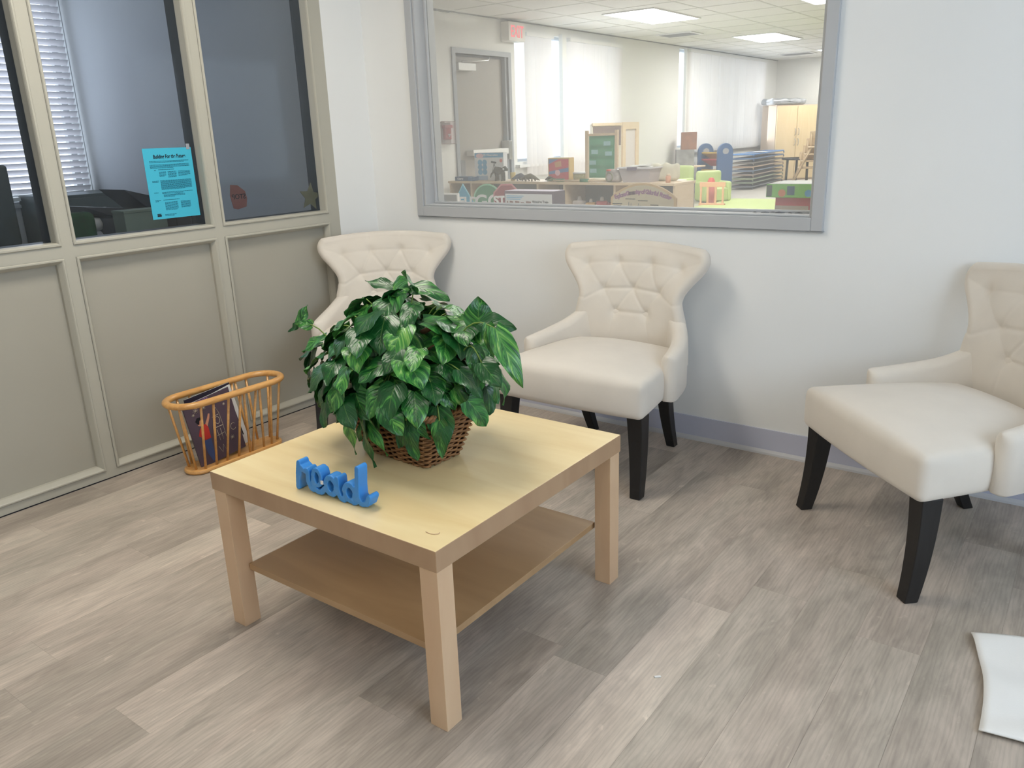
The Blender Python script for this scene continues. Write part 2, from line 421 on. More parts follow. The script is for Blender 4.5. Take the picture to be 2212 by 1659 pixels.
# flat casing with a stepped inner lip
o.box(X0, WX0, -cp, 0, Z0, Z1); o.box(WX1, X1, -cp, 0, Z0, Z1); o.box(WX0, WX1, -cp, 0, Z0, WZ0 - 0.004); o.box(WX0, WX1, -cp, 0, WZ1, Z1)
o.box(X0 - 0.004, X1 + 0.004, -cp + 0.006, 0, Z0 - 0.005, Z0)             # bottom return of the casing
o.box(WX0, WX0 + 0.012, -0.010, 0.12, WZ0, WZ1); o.box(WX1 - 0.010, WX1, -0.010, 0.12, WZ0, WZ1)
o.box(WX0, WX1, -0.010, 0.12, WZ0 - 0.004, WZ0 + 0.004); o.box(WX0, WX1, -0.010, 0.12, WZ1 - 0.010, WZ1)
o.box(WX0 + 0.012, WX0 + 0.024, 0.052, 0.064, WZ0, WZ1); o.box(WX1 - 0.018, WX1 - 0.010, 0.052, 0.064, WZ0, WZ1)
o.box(WX0 + 0.012, WX1 - 0.010, 0.050, 0.064, WZ0 + 0.004, WZ0 + 0.014)
o.box(WX0 + 0.012, WX0 + 0.020, 0.072, 0.118, WZ0, WZ1)
o.box(WX0 + 0.012, WX1 - 0.010, 0.072, 0.118, WZ0 + 0.004, WZ0 + 0.009)
win = struct(o, 'window_1', M_trim, bevel=0.0025)
g = MB().box(WX0 + 0.012, WX1 - 0.010, 0.065, 0.070, WZ0 + 0.004, WZ1).build('glass_pane', M_glassw, win)
b = MB()
rnd = random.Random(3)
for (x, y, l, a) in ((2.03, 0.018, .030, .3), (2.055, 0.030, .022, -.2), (2.085, 0.020, .034, .1), (2.075, 0.035, .020, .5), (2.12, 0.026, .018, -.4), (2.15, 0.03, .028, .1), (1.99, 0.02, .012, 0)):
    c, s = math.cos(a), math.sin(a)
    b.tube([(x - l/2*c, y - l/2*s, WZ0 + 0.0065), (x, y + .003, WZ0 + 0.0075), (x + l/2*c, y + l/2*s, WZ0 + 0.0065)], 0.0022, 6, rr=[.001, .0024, .001])
b.build('paint_chip', M_grey, win)

# skirting on the back wall: grey vinyl with pale toe
o = MB(); o.box(0.0, XR, -0.006, 0.0, 0.018, 0.103); o.prism([(0, 0), (-0.016, 0), (-0.014, 0.008), (-0.007, 0.018), (0, 0.018)], lambda a, b_, d: (d, a, b_), 0, XR, 1)
struct(o, 'baseboard_back', [M_base, M_caulk])

# left partition: white strip, painted framing, glazed panes
struct(boxes((-0.11, 0, -0.257, 0, 0, H), (-0.11, 0, YF, -2.92, 0, H), (-0.11, 0, -2.92, -0.257, 2.24, H)), 'wall_left', M_wall)
posts = [(-0.324, -0.257), (-0.958, -0.918), (-1.600, -1.557), (-2.240, -2.199), (-2.92, -2.841)]
ZB, ZL, ZU, ZT = 0.0357, 0.8804, 0.924, 2.18
o = MB()
for (a, b_) in posts: o.box(-0.11, 0, a, b_, 0, 2.24)
for i in range(4):
    ya, yb = posts[i+1][1], posts[i][0]
    o.box(-0.11, 0, ya, yb, 0, ZB); o.box(-0.11, 0, ya, yb, ZL, ZU); o.box(-0.11, 0, ya, yb, ZT, 2.24)
    bw = 0.016; pr = 0.006
    def bead(y0, y1, z0, z1, depth):
        # mitred moulding: four bars, sloping inwards to the recess
        o.frus([(pr, y0, z0), (pr, y0, z1), (-depth, y0 + bw, z1 - bw), (-depth, y0 + bw, z0 + bw)], [(-depth, y0, z0), (-depth, y0, z1), (-depth, y0, z1), (-depth, y0, z0)])
    def frame(y0, y1, z0, z1, depth):
        P = [(y0, z0), (y1, z0), (y1, z1), (y0, z1)]
        prof = [(0.0, pr * .4), (0.003, pr), (0.008, pr), (0.011, pr * .5), (0.020, -0.012), (0.022, -0.016), (0.022, -depth)]
        vs_ = []; fs = []
        for (ins, x) in prof:
            for (yy, zz), (sy, sz) in zip(P, ((1, 1), (-1, 1), (-1, -1), (1, -1))): vs_.append((x, yy + sy * ins, zz + sz * ins))
        for q in range(len(prof) - 1):
            for e in range(4):
                fs.append((q*4 + e, q*4 + (e+1) % 4, (q+1)*4 + (e+1) % 4, (q+1)*4 + e))
        o.add(vs_, fs)
    frame(ya, yb, ZB, ZL, 0.030)
    o.box(-0.034, -0.030, ya, yb, ZB, ZL, 1)
    o.box(-0.11, -0.106, ya, yb, ZB, ZL, 1)
struct(o, 'trim_1', [M_part, M_panel])
o = MB()   # floor line: thin dark gap strip + shoe
struct(boxes((0, 0.003, -2.92, -0.257, 0.0, 0.0035)), 'trim_2', M_ink)
panes = []
for i in range(4):
    ya, yb = posts[i+1][1], posts[i][0]
    fr = MB(); P = [(ya, ZU), (yb, ZU), (yb, ZT), (ya, ZT)]
    prof = [(0.0, 0.002), (0.003, 0.006), (0.009, 0.006), (0.012, 0.002), (0.014, -0.004), (0.014, -0.045), (0.014, -0.110)]
    vs_ = []; fs = []
    for (ins, x) in prof:
        for (yy, zz), (sy, sz) in zip(P, ((1, 1), (-1, 1), (-1, -1), (1, -1))): vs_.append((x, yy + sy * ins, zz + sz * ins))
    for q in range(len(prof) - 1):
        for e in range(4): fs.append((q*4 + e, q*4 + (e+1) % 4, (q+1)*4 + (e+1) % 4, (q+1)*4 + e))
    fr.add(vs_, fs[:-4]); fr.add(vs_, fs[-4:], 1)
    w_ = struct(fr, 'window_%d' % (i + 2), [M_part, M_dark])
    MB().box(-0.047, -0.042, ya + 0.012, yb - 0.012, ZU + 0.012, ZT - 0.012).build('glass_pane', M_glassp, w_)
    panes.append(w_)

# right wall with a window, front wall
struct(boxes((XR, XR + .12, YF, -3.3, 0, H), (XR, XR + .12, -0.9, 0, 0, H), (XR, XR + .12, -3.3, -0.9, 0, 0.85), (XR, XR + .12, -3.3, -0.9, 2.15, H)), 'wall_right', M_wall)
struct(boxes((-2.45, XR, YF - .12, YF, 0, H)), 'wall_front', M_wall)
o = MB(); 
for yy in (-3.3, -2.12, -0.94): o.box(XR, XR + .05, yy, yy + .04, .85, 2.15)
o.box(XR, XR + .05, -3.3, -.9, .85, .89); o.box(XR, XR + .05, -3.3, -.9, 2.11, 2.15)
struct(o, 'window_6', M_trim)

# ================================================================== CEILING LIGHTS
def troffer(x, y, w_, l_, label, em, group):
    t = thing('ceiling_light', label, 'ceiling light', (x, y, H), 0, group)
    f = MB(); z = -0.012
    for (a, b_, c, d) in ((-w_/2 - .02, -w_/2, -l_/2 - .02, l_/2 + .02), (w_/2, w_/2 + .02, -l_/2 - .02, l_/2 + .02), (-w_/2, w_/2, -l_/2 - .02, -l_/2), (-w_/2, w_/2, l_/2, l_/2 + .02)):
        f.box(a, b_, c, d, z, 0)
    f.build('frame', M_white, t)
    MB().box(-w_/2, w_/2, -l_/2, l_/2, -0.008, -0.001).build('diffuser', em, t)
    return t
E_main = emis('warm white diffuser', (1.0, 0.93, 0.82), L_MAIN)
E_dim = emis('softer warm diffuser', (1.0, 0.93, 0.82), L_MAIN * 0.6)
E_class = emis('neutral white diffuser', (1.0, 0.98, 0.94), L_CLASS)
troffer(1.0, -1.5, 0.57, 1.17, 'white ceiling light panel above the coffee table', E_main, None)
troffer(2.5, -3.7, 0.57, 1.17, 'white ceiling light panel farthest from the big interior window', E_dim, None)

# ================================================================== COFFEE TABLE
TX0, TX1, TY0, TY1, TH = 1.282, 2.062, -1.927, -1.147, 0.45
t = thing('coffee_table', 'square pale birch coffee table with a lower shelf, plant basket on it', 'table', ((TX0+TX1)/2, (TY0+TY1)/2, 0))
hx = 0.39
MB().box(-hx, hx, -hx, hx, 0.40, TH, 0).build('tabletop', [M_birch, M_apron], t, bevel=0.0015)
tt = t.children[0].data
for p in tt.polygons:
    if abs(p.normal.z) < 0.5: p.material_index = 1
for sx in (-1, 1):
    for sy in (-1, 1):
        x0, x1 = (sx * (hx - .003), sx * (hx - .053)); y0, y1 = (sy * (hx - .003), sy * (hx - .053))
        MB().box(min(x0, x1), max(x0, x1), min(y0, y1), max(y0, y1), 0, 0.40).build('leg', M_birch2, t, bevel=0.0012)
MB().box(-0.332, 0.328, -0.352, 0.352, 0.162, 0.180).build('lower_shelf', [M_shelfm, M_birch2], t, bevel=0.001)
o = MB((0, 0, 0)).tube([(-0.018, 0, 0.0012), (-0.004, -0.002, 0.0012), (0.006, 0.001, 0.0014), (0.012, 0.007, 0.0016), (0.010, 0.013, 0.0012)], 0.0009, 5)
tag(o.build('thread_scrap', M_birch2, loc=(2.005, -1.873, TH)), 'short curled brown thread near the front corner of the coffee table', 'thread')

# ================================================================== ACCENT CHAIRS
def catmull(P, t):
    n = len(P) - 1; x = t * n; i = min(int(x), n - 1); f = x - i
    p0, p1, p2, p3 = P[max(i-1, 0)], P[i], P[i+1], P[min(i+2, n)]
    return [0.5 * ((2*b_) + (-a + c) * f + (2*a - 5*b_ + 4*c - d) * f*f + (-a + 3*b_ - 3*c + d) * f**3) for a, b_, c, d in zip(p0, p1, p2, p3)]

#        a      ye     ze     yc     zc    n
ROWS = [(.228, .204, .36, .212, .36, 2, 0), (.227, .200, .42, .214, .42, 2, 0), (.223, .194, .48, .218, .485, 2, 0), (.212, .188, .535, .226, .550, 2, 0),
        (.199, .188, .580, .235, .600, 2, 0), (.194, .192, .620, .243, .650, 2, 0), (.208, .200, .664, .252, .698, 2, 0),
        (.244, .212, .712, .262, .742, 2, 0), (.278, .224, .750, .270, .776, 2, 0), (.291, .232, .776, .275, .800, 2, 0), (.280, .238, .796, .279, .817, 2, 0)]
BUT = [(-.205, .742), (-.072, .750), (.072, .750), (.205, .742), (-.122, .642), (0, .650), (.122, .642), (-.070, .552), (.070, .552)]
CRE = [(0, 1, .4), (1, 2, .5), (2, 3, .4), (0, 4, .45), (1, 4, .5), (1, 5, .5), (2, 5, .5), (2, 6, .5), (3, 6, .45), (4, 5, 1.1), (5, 6, 1.1), (4, 7, .4), (5, 7, .6), (5, 8, .6), (6, 8, .4), (7, 8, 1.1)]
CRE2 = [((-.205, .742), (-.30, .770), .3), ((.205, .742), (.30, .770), .3), ((-.122, .642), (-.20, .60), .7), ((.122, .642), (.20, .60), .7), ((-.07, .552), (-.09, .44), .5), ((.07, .552), (.09, .44), .5),
        ((-.07, .75), (-.08, .83), .3), ((.07, .75), (.08, .83), .3)]
def seg_d(px, pz, a, b_):
    ax, az = a; bx, bz = b_; dx, dz = bx - ax, bz - az; t = ((px - ax) * dx + (pz - az) * dz) / (dx*dx + dz*dz); t = max(0, min(1, t))
    return math.hypot(px - ax - t * dx, pz - az - t * dz)
def back_mesh():
    NU, NV, TH_ = 170, 120, 0.052
    inner = []
    for j in range(NV + 1):
        a, ye, ze, yc, zc, n, ws = catmull(ROWS, j / NV); row = []; ws = max(0, min(1, ws))
        for i in range(NU + 1):
            u = -1 + 2 * i / NU; ph = u * PI / 2
            sx = math.copysign(abs(math.sin(ph)) ** (2 / n), u) if u else 0.0
            tq = abs(math.cos(ph)) ** (2 / n)
            sx = ws * sx + (1 - ws) * u; tq = ws * tq + (1 - ws) * (1 - u * u)
            row.append(Vector((a * sx, ye + (yc - ye) * tq, ze + (zc - ze) * tq)))
        cum = [0.0]
        for i in range(NU): cum.append(cum[-1] + (row[i+1] - row[i]).length)
        rs = []; k = 0
        for i in range(NU + 1):
            t_ = cum[-1] * i / NU
            while k < NU - 1 and cum[k+1] < t_: k += 1
            rs.append(row[k].lerp(row[k+1], (t_ - cum[k]) / max(1e-9, cum[k+1] - cum[k])))
        inner.append(rs)
    def nrm(j, i):
        a = inner[j][min(i+1, NU)] - inner[j][max(i-1, 0)]; b_ = inner[min(j+1, NV)][i] - inner[max(j-1, 0)][i]
        q = a.cross(b_)
        return q.normalized() if q.length > 1e-12 else Vector((0, -1, 0))
    N_ = [[nrm(j, i) for i in range(NU + 1)] for j in range(NV + 1)]   # towards the sitter
    if N_[NV * 3 // 4][NU // 2].y > 0: N_ = [[-q for q in r] for r in N_]
    for _ in range(5):      # smooth the normals where the rows run almost along the arm edge
        N2 = []
        for j in range(NV + 1):
            r_n = []
            for i in range(NU + 1):
                q = N_[j][i] * 2 + N_[j][max(i-1, 0)] + N_[j][min(i+1, NU)] + N_[max(j-1, 0)][i] + N_[min(j+1, NV)][i]
                r_n.append(q.normalized() if q.length > 1e-9 else N_[j][i])
            N2.append(r_n)
        N_ = N2
    front = []; back = []
    for j in range(NV + 1):
        fr, bk = [], []
        for i in range(NU + 1):
            p = inner[j][i]; nn = N_[j][i]
            edge = min(1.0, min(i, NU - i) / (NU * 0.26)); top = min(1.0, (NV - j) / (NV * 0.22)); e = edge * top
            pad = 0.009 * (3 * e * e - 2 * e ** 3) * max(0, min(1, (p.z - .44) / .12))
            d = 0.0
            if p.y > 0.10 and p.z > .44:
                for (bx, bz) in BUT: d += 0.0120 * math.exp(-((p.x - bx) ** 2 + (p.z - bz) ** 2) / (0.020 ** 2)) + 0.006 * math.exp(-((p.x - bx) ** 2 + (p.z - bz) ** 2) / (0.05 ** 2))
                cmax = 0
                for (a, b_, k) in CRE:
                    q = seg_d(p.x, p.z, BUT[a], BUT[b_]); cmax = max(cmax, k * 0.0044 * math.exp(-(q / 0.0065) ** 2))
                for (a, b_, k) in CRE2:
                    q = seg_d(p.x, p.z, a, b_); cmax = max(cmax, k * 0.0036 * math.exp(-(q / 0.0065) ** 2))
                d += cmax
            pass
            fr.append(p + nn * (pad - d)); bk.append(p - nn * TH_)
        front.append(fr); back.append(bk)
    mb = MB(); vs_ = []; fs = []; W_ = NU + 1
    for r in front: vs_ += r
    nb = len(vs_)
    for r in back: vs_ += r
    for j in range(NV):
        for i in range(NU):
            a = j * W_ + i
            fs.append((a, a + 1, a + 1 + W_, a + W_)); fs.append((nb + a, nb + a + W_, nb + a + 1 + W_, nb + a + 1))
    # rounded rim along the sides and top
    ring = [j * W_ for j in range(NV + 1)] + [NV * W_ + i for i in range(1, NU + 1)] + [j * W_ + NU for j in range(NV - 1, -1, -1)]
    out = []
    rp = [inner[idx // W_][idx % W_] for idx in ring]
    for k, idx in enumerate(ring):
        j, i = divmod(idx, W_)
        bd = rp[min(k + 1, len(rp) - 1)] - rp[max(k - 1, 0)]
        q = bd.cross(N_[j][i])
        ctr = Vector((0, .22, max(.40, rp[k].z - .10)))
        if q.dot(rp[k] - ctr) < 0: q = -q
        out.append(q.normalized())
    # smooth outward directions
    for _ in range(10): out = [out[0]] + [(out[k-1] + out[k] * 2 + out[k+1]).normalized() for k in range(1, len(out) - 1)] + [out[-1]]
    S = 7; prev = ring; first = True
    for s_ in range(1, S + 1):
        if s_ < S:
            an = PI * s_ / S; cur = []
            for k, idx in enumerate(ring):
                A = vs_[idx]; B = vs_[nb + idx]; mid = (A + B) / 2; hh = (A - B) / 2
                cur.append(len(vs_)); vs_.append(mid + hh * math.cos(an) + out[k] * hh.length * 0.95 * math.sin(an))
        else: cur = [nb + idx for idx in ring]
        for k in range(len(ring) - 1): fs.append((prev[k], prev[k+1], cur[k+1], cur[k]))
        prev = cur
    # bottom strip
    for i in range(NU): fs.append((i + 1, i, nb + i, nb + i + 1))
    mb.add(vs_, fs, smooth=True)
    return mb

def shell_mesh():
    """low padded band that runs from one arm tip round the back to the other"""
    #         x     y     top   bottom
    half = [(0, .262, .570, .315), (.10, .258, .580, .315), (.172, .240, .592, .312), (.222, .202, .552, .310), (.258, .140, .515, .308), (.284, .055, .495, .305), (.303, -.045, .482, .303)]
    ctrl = [(-x, y, t_, b_) for x, y, t_, b_ in reversed(half[1:])] + half
    NS_ = 110; T = .031; secs = []
    pts = [catmull(ctrl, k / NS_) for k in range(NS_ + 1)]
    def tang(k):
        a = pts[max(k-1, 0)]; b_ = pts[min(k+1, NS_)]; return Vector((b_[0] - a[0], b_[1] - a[1], 0)).normalized()
    def section(p, tg, t_, top, bot):
        n_ = Vector((tg.y, -tg.x, 0)); out = []
        for (o_, z) in [(-t_, bot + .006), (-t_ * .7, bot)] + [(t_ * .7, bot), (t_, bot + .006)] + [(t_ * math.cos(PI * q / 12), top - T + T * math.sin(PI * q / 12)) for q in range(13)]:
            out.append(Vector((p[0], p[1], 0)) + n_ * o_ + Vector((0, 0, z)))
        return out
    CAPN = 6
    for q in range(CAPN, 0, -1):
        e = math.sin(PI / 2 * q / CAPN); w_ = max(.04, math.cos(PI / 2 * q / CAPN)); tg = tang(0); p = Vector(pts[0][:2] + [0]) - tg * (T * e)
        secs.append(section(p, tg, T * w_, pts[0][2] - .008 * (1 - w_), pts[0][3] + .006 * (1 - w_)))
    for k in range(NS_ + 1): secs.append(section(pts[k], tang(k), T, pts[k][2], pts[k][3]))
    for q in range(1, CAPN + 1):
        e = math.sin(PI / 2 * q / CAPN); w_ = max(.04, math.cos(PI / 2 * q / CAPN)); tg = tang(NS_); p = Vector(pts[-1][:2] + [0]) + tg * (T * e)
        secs.append(section(p, tg, T * w_, pts[-1][2] - .008 * (1 - w_), pts[-1][3] + .006 * (1 - w_)))
    M_ = len(secs[0]); vs_ = [p for s2 in secs for p in s2]; fs = []
    for k in range(len(secs) - 1):
        for e in range(M_): fs.append((k*M_ + e, k*M_ + (e+1) % M_, (k+1)*M_ + (e+1) % M_, (k+1)*M_ + e))
    fs.append(tuple(range(M_ - 1, -1, -1))); fs.append(tuple((len(secs)-1)*M_ + e for e in range(M_)))
    return MB().add(vs_, fs, smooth=True)

def seat_mesh():
    mb = MB()
    def fn(p):
        h = Vector((0.318, 0.245, 0.068)); a, b_, c = p.x / h.x, p.y / h.y, p.z / h.z
        wid = 1.0 - 0.105 * (b_ + 1)                      # narrower to the back
        x = p.x * wid; y = p.y - 0.012 * (1 - a * a) * max(0, -b_)
        bul = 0.010 * (1 - a ** 4) * (1 - c * c) * (1 if b_ < -.9 else 0)
        y -= bul
        if abs(a) > .9: x += math.copysign(0.008 * (1 - b_ ** 4) * (1 - c * c), a)
        z = p.z
        if c > -0.2: z += 0.040 * (1 - a * a) * (1 - (b_ * .9) ** 2) ** 0.8 * (c + .2) / 1.2
        return Vector((x, y, z))
    mb.rbox((0, -0.045, 0.365), (0.318, 0.245, 0.068), 0.024, 14, 0, fn)
    return mb

chair_protos = {}
def make_chair(loc, rz, label):
    t = thing('accent_chair', label, 'chair', loc, rz, 'cream button tufted chairs round the coffee table')
    if not chair_protos:
        chair_protos['back'] = back_mesh().build('backrest', M_fab, t)
        chair_protos['shell'] = shell_mesh().build('arm_band', M_fab, t)
        chair_protos['seat'] = seat_mesh().build('seat', M_fab, t)
        for sx in (-1, 1):
            m = MB(); secs = []
            for k in range(9):
                q = k / 8; z = 0.305 * (1 - q); s_ = 0.030 - 0.010 * q
                cy = -0.242 - 0.030 * q ** 2.2; cx = sx * (0.276 + 0.016 * q)
                secs.append([(cx - s_, cy - s_, z), (cx + s_, cy - s_, z), (cx + s_, cy + s_, z), (cx - s_, cy + s_, z)])
            vs_ = [p for s2 in secs for p in s2]; fs = [(0, 1, 2, 3), (35, 34, 33, 32)]
            for k in range(8):
                for e in range(4): fs.append((k*4 + e, (k+1)*4 + e, (k+1)*4 + (e+1) % 4, k*4 + (e+1) % 4))
            m.add(vs_, fs)
            chair_protos['fl%d' % sx] = m.build('leg', M_leg, t, bevel=0.003)
            m = MB(); secs = []
            for k in range(9):
                q = k / 8; z = 0.315 * (1 - q); s_ = 0.026 - 0.008 * q
                cy = 0.150 + 0.105 * q ** 1.5; cx = sx * (0.195 - 0.008 * q)
                secs.append([(cx - s_, cy - s_, z), (cx + s_, cy - s_, z), (cx + s_, cy + s_, z), (cx - s_, cy + s_, z)])
            vs_ = [p for s2 in secs for p in s2]
            m.add(vs_, list(fs))
            chair_protos['bl%d' % sx] = m.build('leg', M_leg, t, bevel=0.003)
    else:
        for k, p in chair_protos.items():
            c = p.copy(); C.objects.link(c); c.parent = t
    return t
make_chair((1.558, -0.372, 0), 0.012, 'cream tufted chair standing under the middle of the big interior window')
make_chair((0.440, -0.432, 0), 0.70, 'cream tufted chair in the room corner, half hidden behind the potted plant')
make_chair((2.770, -0.425, 0), -0.80, 'cream tufted chair farthest right, cut off by the right edge of the photo')

# ================================================================== PLANT
P0 = Vector((1.645, -1.545, TH))
plant = thing('potted_plant', 'variegated green pothos plant in a brown wicker basket on the coffee table', 'plant', P0, math.radians(-3))
def rr_pt(hx_, hy_, r, t):
    """point on a rounded rectangle, t in 0..1"""
    segs = [2*(hx_-r), PI/2*r, 2*(hy_-r), PI/2*r] * 2; L_ = sum(segs); d = (t % 1) * L_
    cx = [(-hx_+r, -hy_), None, (hx_, -hy_+r), None, (hx_-r, hy_), None, (-hx_, hy_-r), None]
    dirs = [(1, 0), None, (0, 1), None, (-1, 0), None, (0, -1), None]
    cc = [None, (hx_-r, -hy_+r, -PI/2), None, (hx_-r, hy_-r, 0), None, (-hx_+r, hy_-r, PI/2), None, (-hx_+r, -hy_+r, PI)]
    for k, s_ in enumerate(segs):
        if d <= s_ + 1e-12:
            if cx[k]: return (cx[k][0] + dirs[k][0]*d, cx[k][1] + dirs[k][1]*d)
            x, y, a0 = cc[k]; a = a0 + d / r; return (x + r*math.cos(a), y + r*math.sin(a))
        d -= s_
    return (-hx_+r, -hy_)
def wick_mat():
    m = mat('woven willow', srgb(140, 100, 62), 0.55, 0.4, noise=0.45, nscale=16, stretch=(1, 1, 12), bump=0.4, bscale=90)
    return m
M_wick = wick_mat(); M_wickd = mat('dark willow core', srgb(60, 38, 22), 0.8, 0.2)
BH = 0.155
def bdim(z): q = z / BH; return (0.118 + 0.052 * q, 0.066 + 0.040 * q)
bk = MB(); NS = 40; NR = 21
for r in range(NR):
    z = 0.006 + (BH - 0.016) * r / (NR - 1); hx_, hy_ = bdim(z); pts = []
    for k in range(NS * 4):
        tt_ = k / (NS * 4); ph = (tt_ * NS + r) * PI
        off = 0.0038 * math.cos(ph); x, y = rr_pt(hx_ + off, hy_ + off, 0.022, tt_)
        pts.append((x, y, z + 0.0012 * math.sin(ph * 0.5 + r * 1.7)))
    bk.tube(pts, 0.0033, 6, closed=True, flat=0.9)
basket = bk.build('wicker_basket', M_wick, plant)
m = MB()
for k in range(NS):
    x0, y0 = rr_pt(*bdim(0), 0.022, (k + .5) / NS); x1, y1 = rr_pt(*bdim(BH), 0.022, (k + .5) / NS)
    m.tube([(x0, y0, 0), (x1, y1, BH)], 0.0024, 6)
m.build('stake', M_wick, basket)
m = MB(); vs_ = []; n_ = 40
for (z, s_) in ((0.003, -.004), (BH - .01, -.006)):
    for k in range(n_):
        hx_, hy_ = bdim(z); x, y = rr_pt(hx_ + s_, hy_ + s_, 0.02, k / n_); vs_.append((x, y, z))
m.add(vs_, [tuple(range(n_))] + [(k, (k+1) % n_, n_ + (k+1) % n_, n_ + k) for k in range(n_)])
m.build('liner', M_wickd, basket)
m = MB()
for q in range(3):
    pts = []
    for k in range(160):
        ph = k / 160 * 26 * 2 * PI + q * 2 * PI / 3
        x, y = rr_pt(bdim(BH)[0] + .003 + 0.004 * math.cos(ph), bdim(BH)[1] + .003 + 0.004 * math.cos(ph), 0.026, k / 160); pts.append((x, y, BH - .002 + 0.005 * math.sin(ph)))
    m.tube(pts, 0.0055, 6, closed=True)
m.build('rim', M_wick, basket)
# soil / moss
m = MB(); vs_ = []
for k in range(n_):
    x, y = rr_pt(bdim(.13)[0] - .004, bdim(.13)[1] - .004, .02, k / n_); vs_.append((x, y, 0.135))
m.add(vs_, [tuple(range(n_))]); m.build('moss', mat('dark moss', srgb(40, 44, 26), 0.95, 0.1, noise=.4, nscale=60), plant)

leaf = MB(); leaf_r = []; stem = MB(); wstem = MB()
rn = random.Random(11)
def add_leaf(p, d, n, L_, wd=0.72, curl=0.5, fold=0.25, r=None):
    p, d, n = Vector(p), Vector(d).normalized(), Vector(n)
    side = d.cross(n).normalized(); n = side.cross(d).normalized()
    NV, NU = 9, 6; vs_ = []; uv = []; fs = []
    r = rn.random() if r is None else r
    pos = Vector(p); dd = Vector(d); nn = Vector(n); wv = rn.uniform(0, 6)
    for j in range(NV + 1):
        t_ = j / NV
        w_ = 0.0 if j in (NV,) else (L_ * wd * 0.5) * (math.sin(PI * min(1, (t_ * 0.90 + 0.10)) ** 0.72) ** 0.85 if t_ > 0 else 0.62)
        if j == 0: w_ = L_ * wd * 0.5 * 0.55
        for i in range(NU + 1):
            a = -1 + 2 * i / NU
            back_ = -L_ * 0.10 * (abs(a) ** 1.0) * max(0, 1 - t_ * 3.2)             # heart lobes
            lift = fold * abs(a) * w_ - 0.18 * a * a * w_ + 0.006 * math.sin(wv + t_ * 9 + a * 2) * abs(a)
            vs_.append(pos + side * (a * w_) + nn * lift + dd * back_); uv.append((i / NU, t_))
        # advance with curl downwards
        st = L_ / NV
        an = curl * (0.35 + 1.3 * t_) / NV
        dd = (dd * math.cos(an) - nn * math.sin(an)).normalized(); nn = side.cross(dd).normalized()
        pos = pos + dd * st
    W_ = NU + 1
    for j in range(NV):
        for i in range(NU): fs.append((j*W_ + i, j*W_ + i + 1, (j+1)*W_ + i + 1, (j+1)*W_ + i))
    leaf.add(vs_, fs, uvs=uv, smooth=True); leaf_r.extend([r] * len(vs_))
def arc(a, b_, sag, n=6):
    a, b_ = Vector(a), Vector(b_); return [a.lerp(b_, k / n) + Vector((0, 0, sag * math.sin(PI * k / n))) for k in range(n + 1)]
Cc = Vector((-0.012, 0.0, 0.185)); RA = Vector((0.285, 0.215, 0.240))
root = Vector((0, 0, 0.12))
gold = PI * (3 - math.sqrt(5))
for layer, (n_l, sc, lmin, lmax) in enumerate(((128, 1.0, .074, .108), (96, 0.80, .075, .105), (54, .55, .07, .1))):
    for k in range(n_l):
        zz = 1 - 1.42 * (k + .5) / n_l; rr2 = math.sqrt(max(0, 1 - zz * zz)); th = k * gold + layer * 1.1
        o_ = Vector((math.cos(th) * rr2, math.sin(th) * rr2, zz)); o_ += Vector((rn.uniform(-.12, .12), rn.uniform(-.12, .12), rn.uniform(-.1, .1))); o_.normalize()
        s_ = sc * rn.uniform(.86, 1.03)
        p = Vector((o_.x * RA.x, o_.y * RA.y, o_.z * RA.z)) * s_ + Cc
        if p.z < (0.15 if p.x < -.12 else 0.17) or (p.z < .205 and p.x > -.1 and rr2 > .5 and o_.y < -.2 and abs(p.x) > .14): continue
        if o_.z < -.05 and o_.y > 0.2: continue
        hor = Vector((o_.x, o_.y, 0)); 
        if hor.length < .2: hor = Vector((math.cos(th), math.sin(th), 0))
        hor.normalize()
        tang = Vector((-hor.y, hor.x, 0)) * rn.uniform(-1.0, 1.0)
        d = hor * (0.75 if zz > .1 else .35) + Vector((0, 0, -0.45 if zz > .3 else -0.85)) + tang * .65 + Vector((0, 0, rn.uniform(-.2, .35)))
        n = o_ * 0.8 + Vector((0, 0, 0.75)) + Vector((rn.uniform(-.3, .3), rn.uniform(-.3, .3), 0))
        if n.cross(d).length < .1: n = Vector((0, 0, 1))
        L_ = rn.uniform(lmin, lmax)
        base = p - d.normalized() * L_ * .35
        add_leaf(base, d, n, L_, rn.uniform(.70, .92), rn.uniform(.3, 1.0), rn.uniform(.05, .32))
        if layer < 2 and k % 2 == 0:
            q = root + (base - root) * .35 + Vector((0, 0, .05))
            stem.tube(arc(q, base, .03, 5), 0.0016, 5)
# vines: main stems rising from the basket and arching out
for (ax, ay, az, sg) in ((.16, -.05, .33, .05), (-.14, -.06, .30, .06), (.05, .10, .36, .04), (-.22, .02, .26, .06), (.24, .03, .27, .07), (.02, -.15, .24, .07), (-.08, .08, .36, .03), (.12, -.14, .2, .06)):
    wstem.tube(arc((ax * .2, ay * .3, .12), (ax, ay, az), sg, 8), 0.004, 6, rr=[.0055 - .0004 * k for k in range(9)])
wstem.tube([(0.02, .02, .14), (0.0, 0.01, .25), (.03, 0, .32), (.10, .0, .355), (.17, .02, .36), (.22, .03, .345)], .006, 7, rr=[.007, .007, .008, .007, .005, .003])
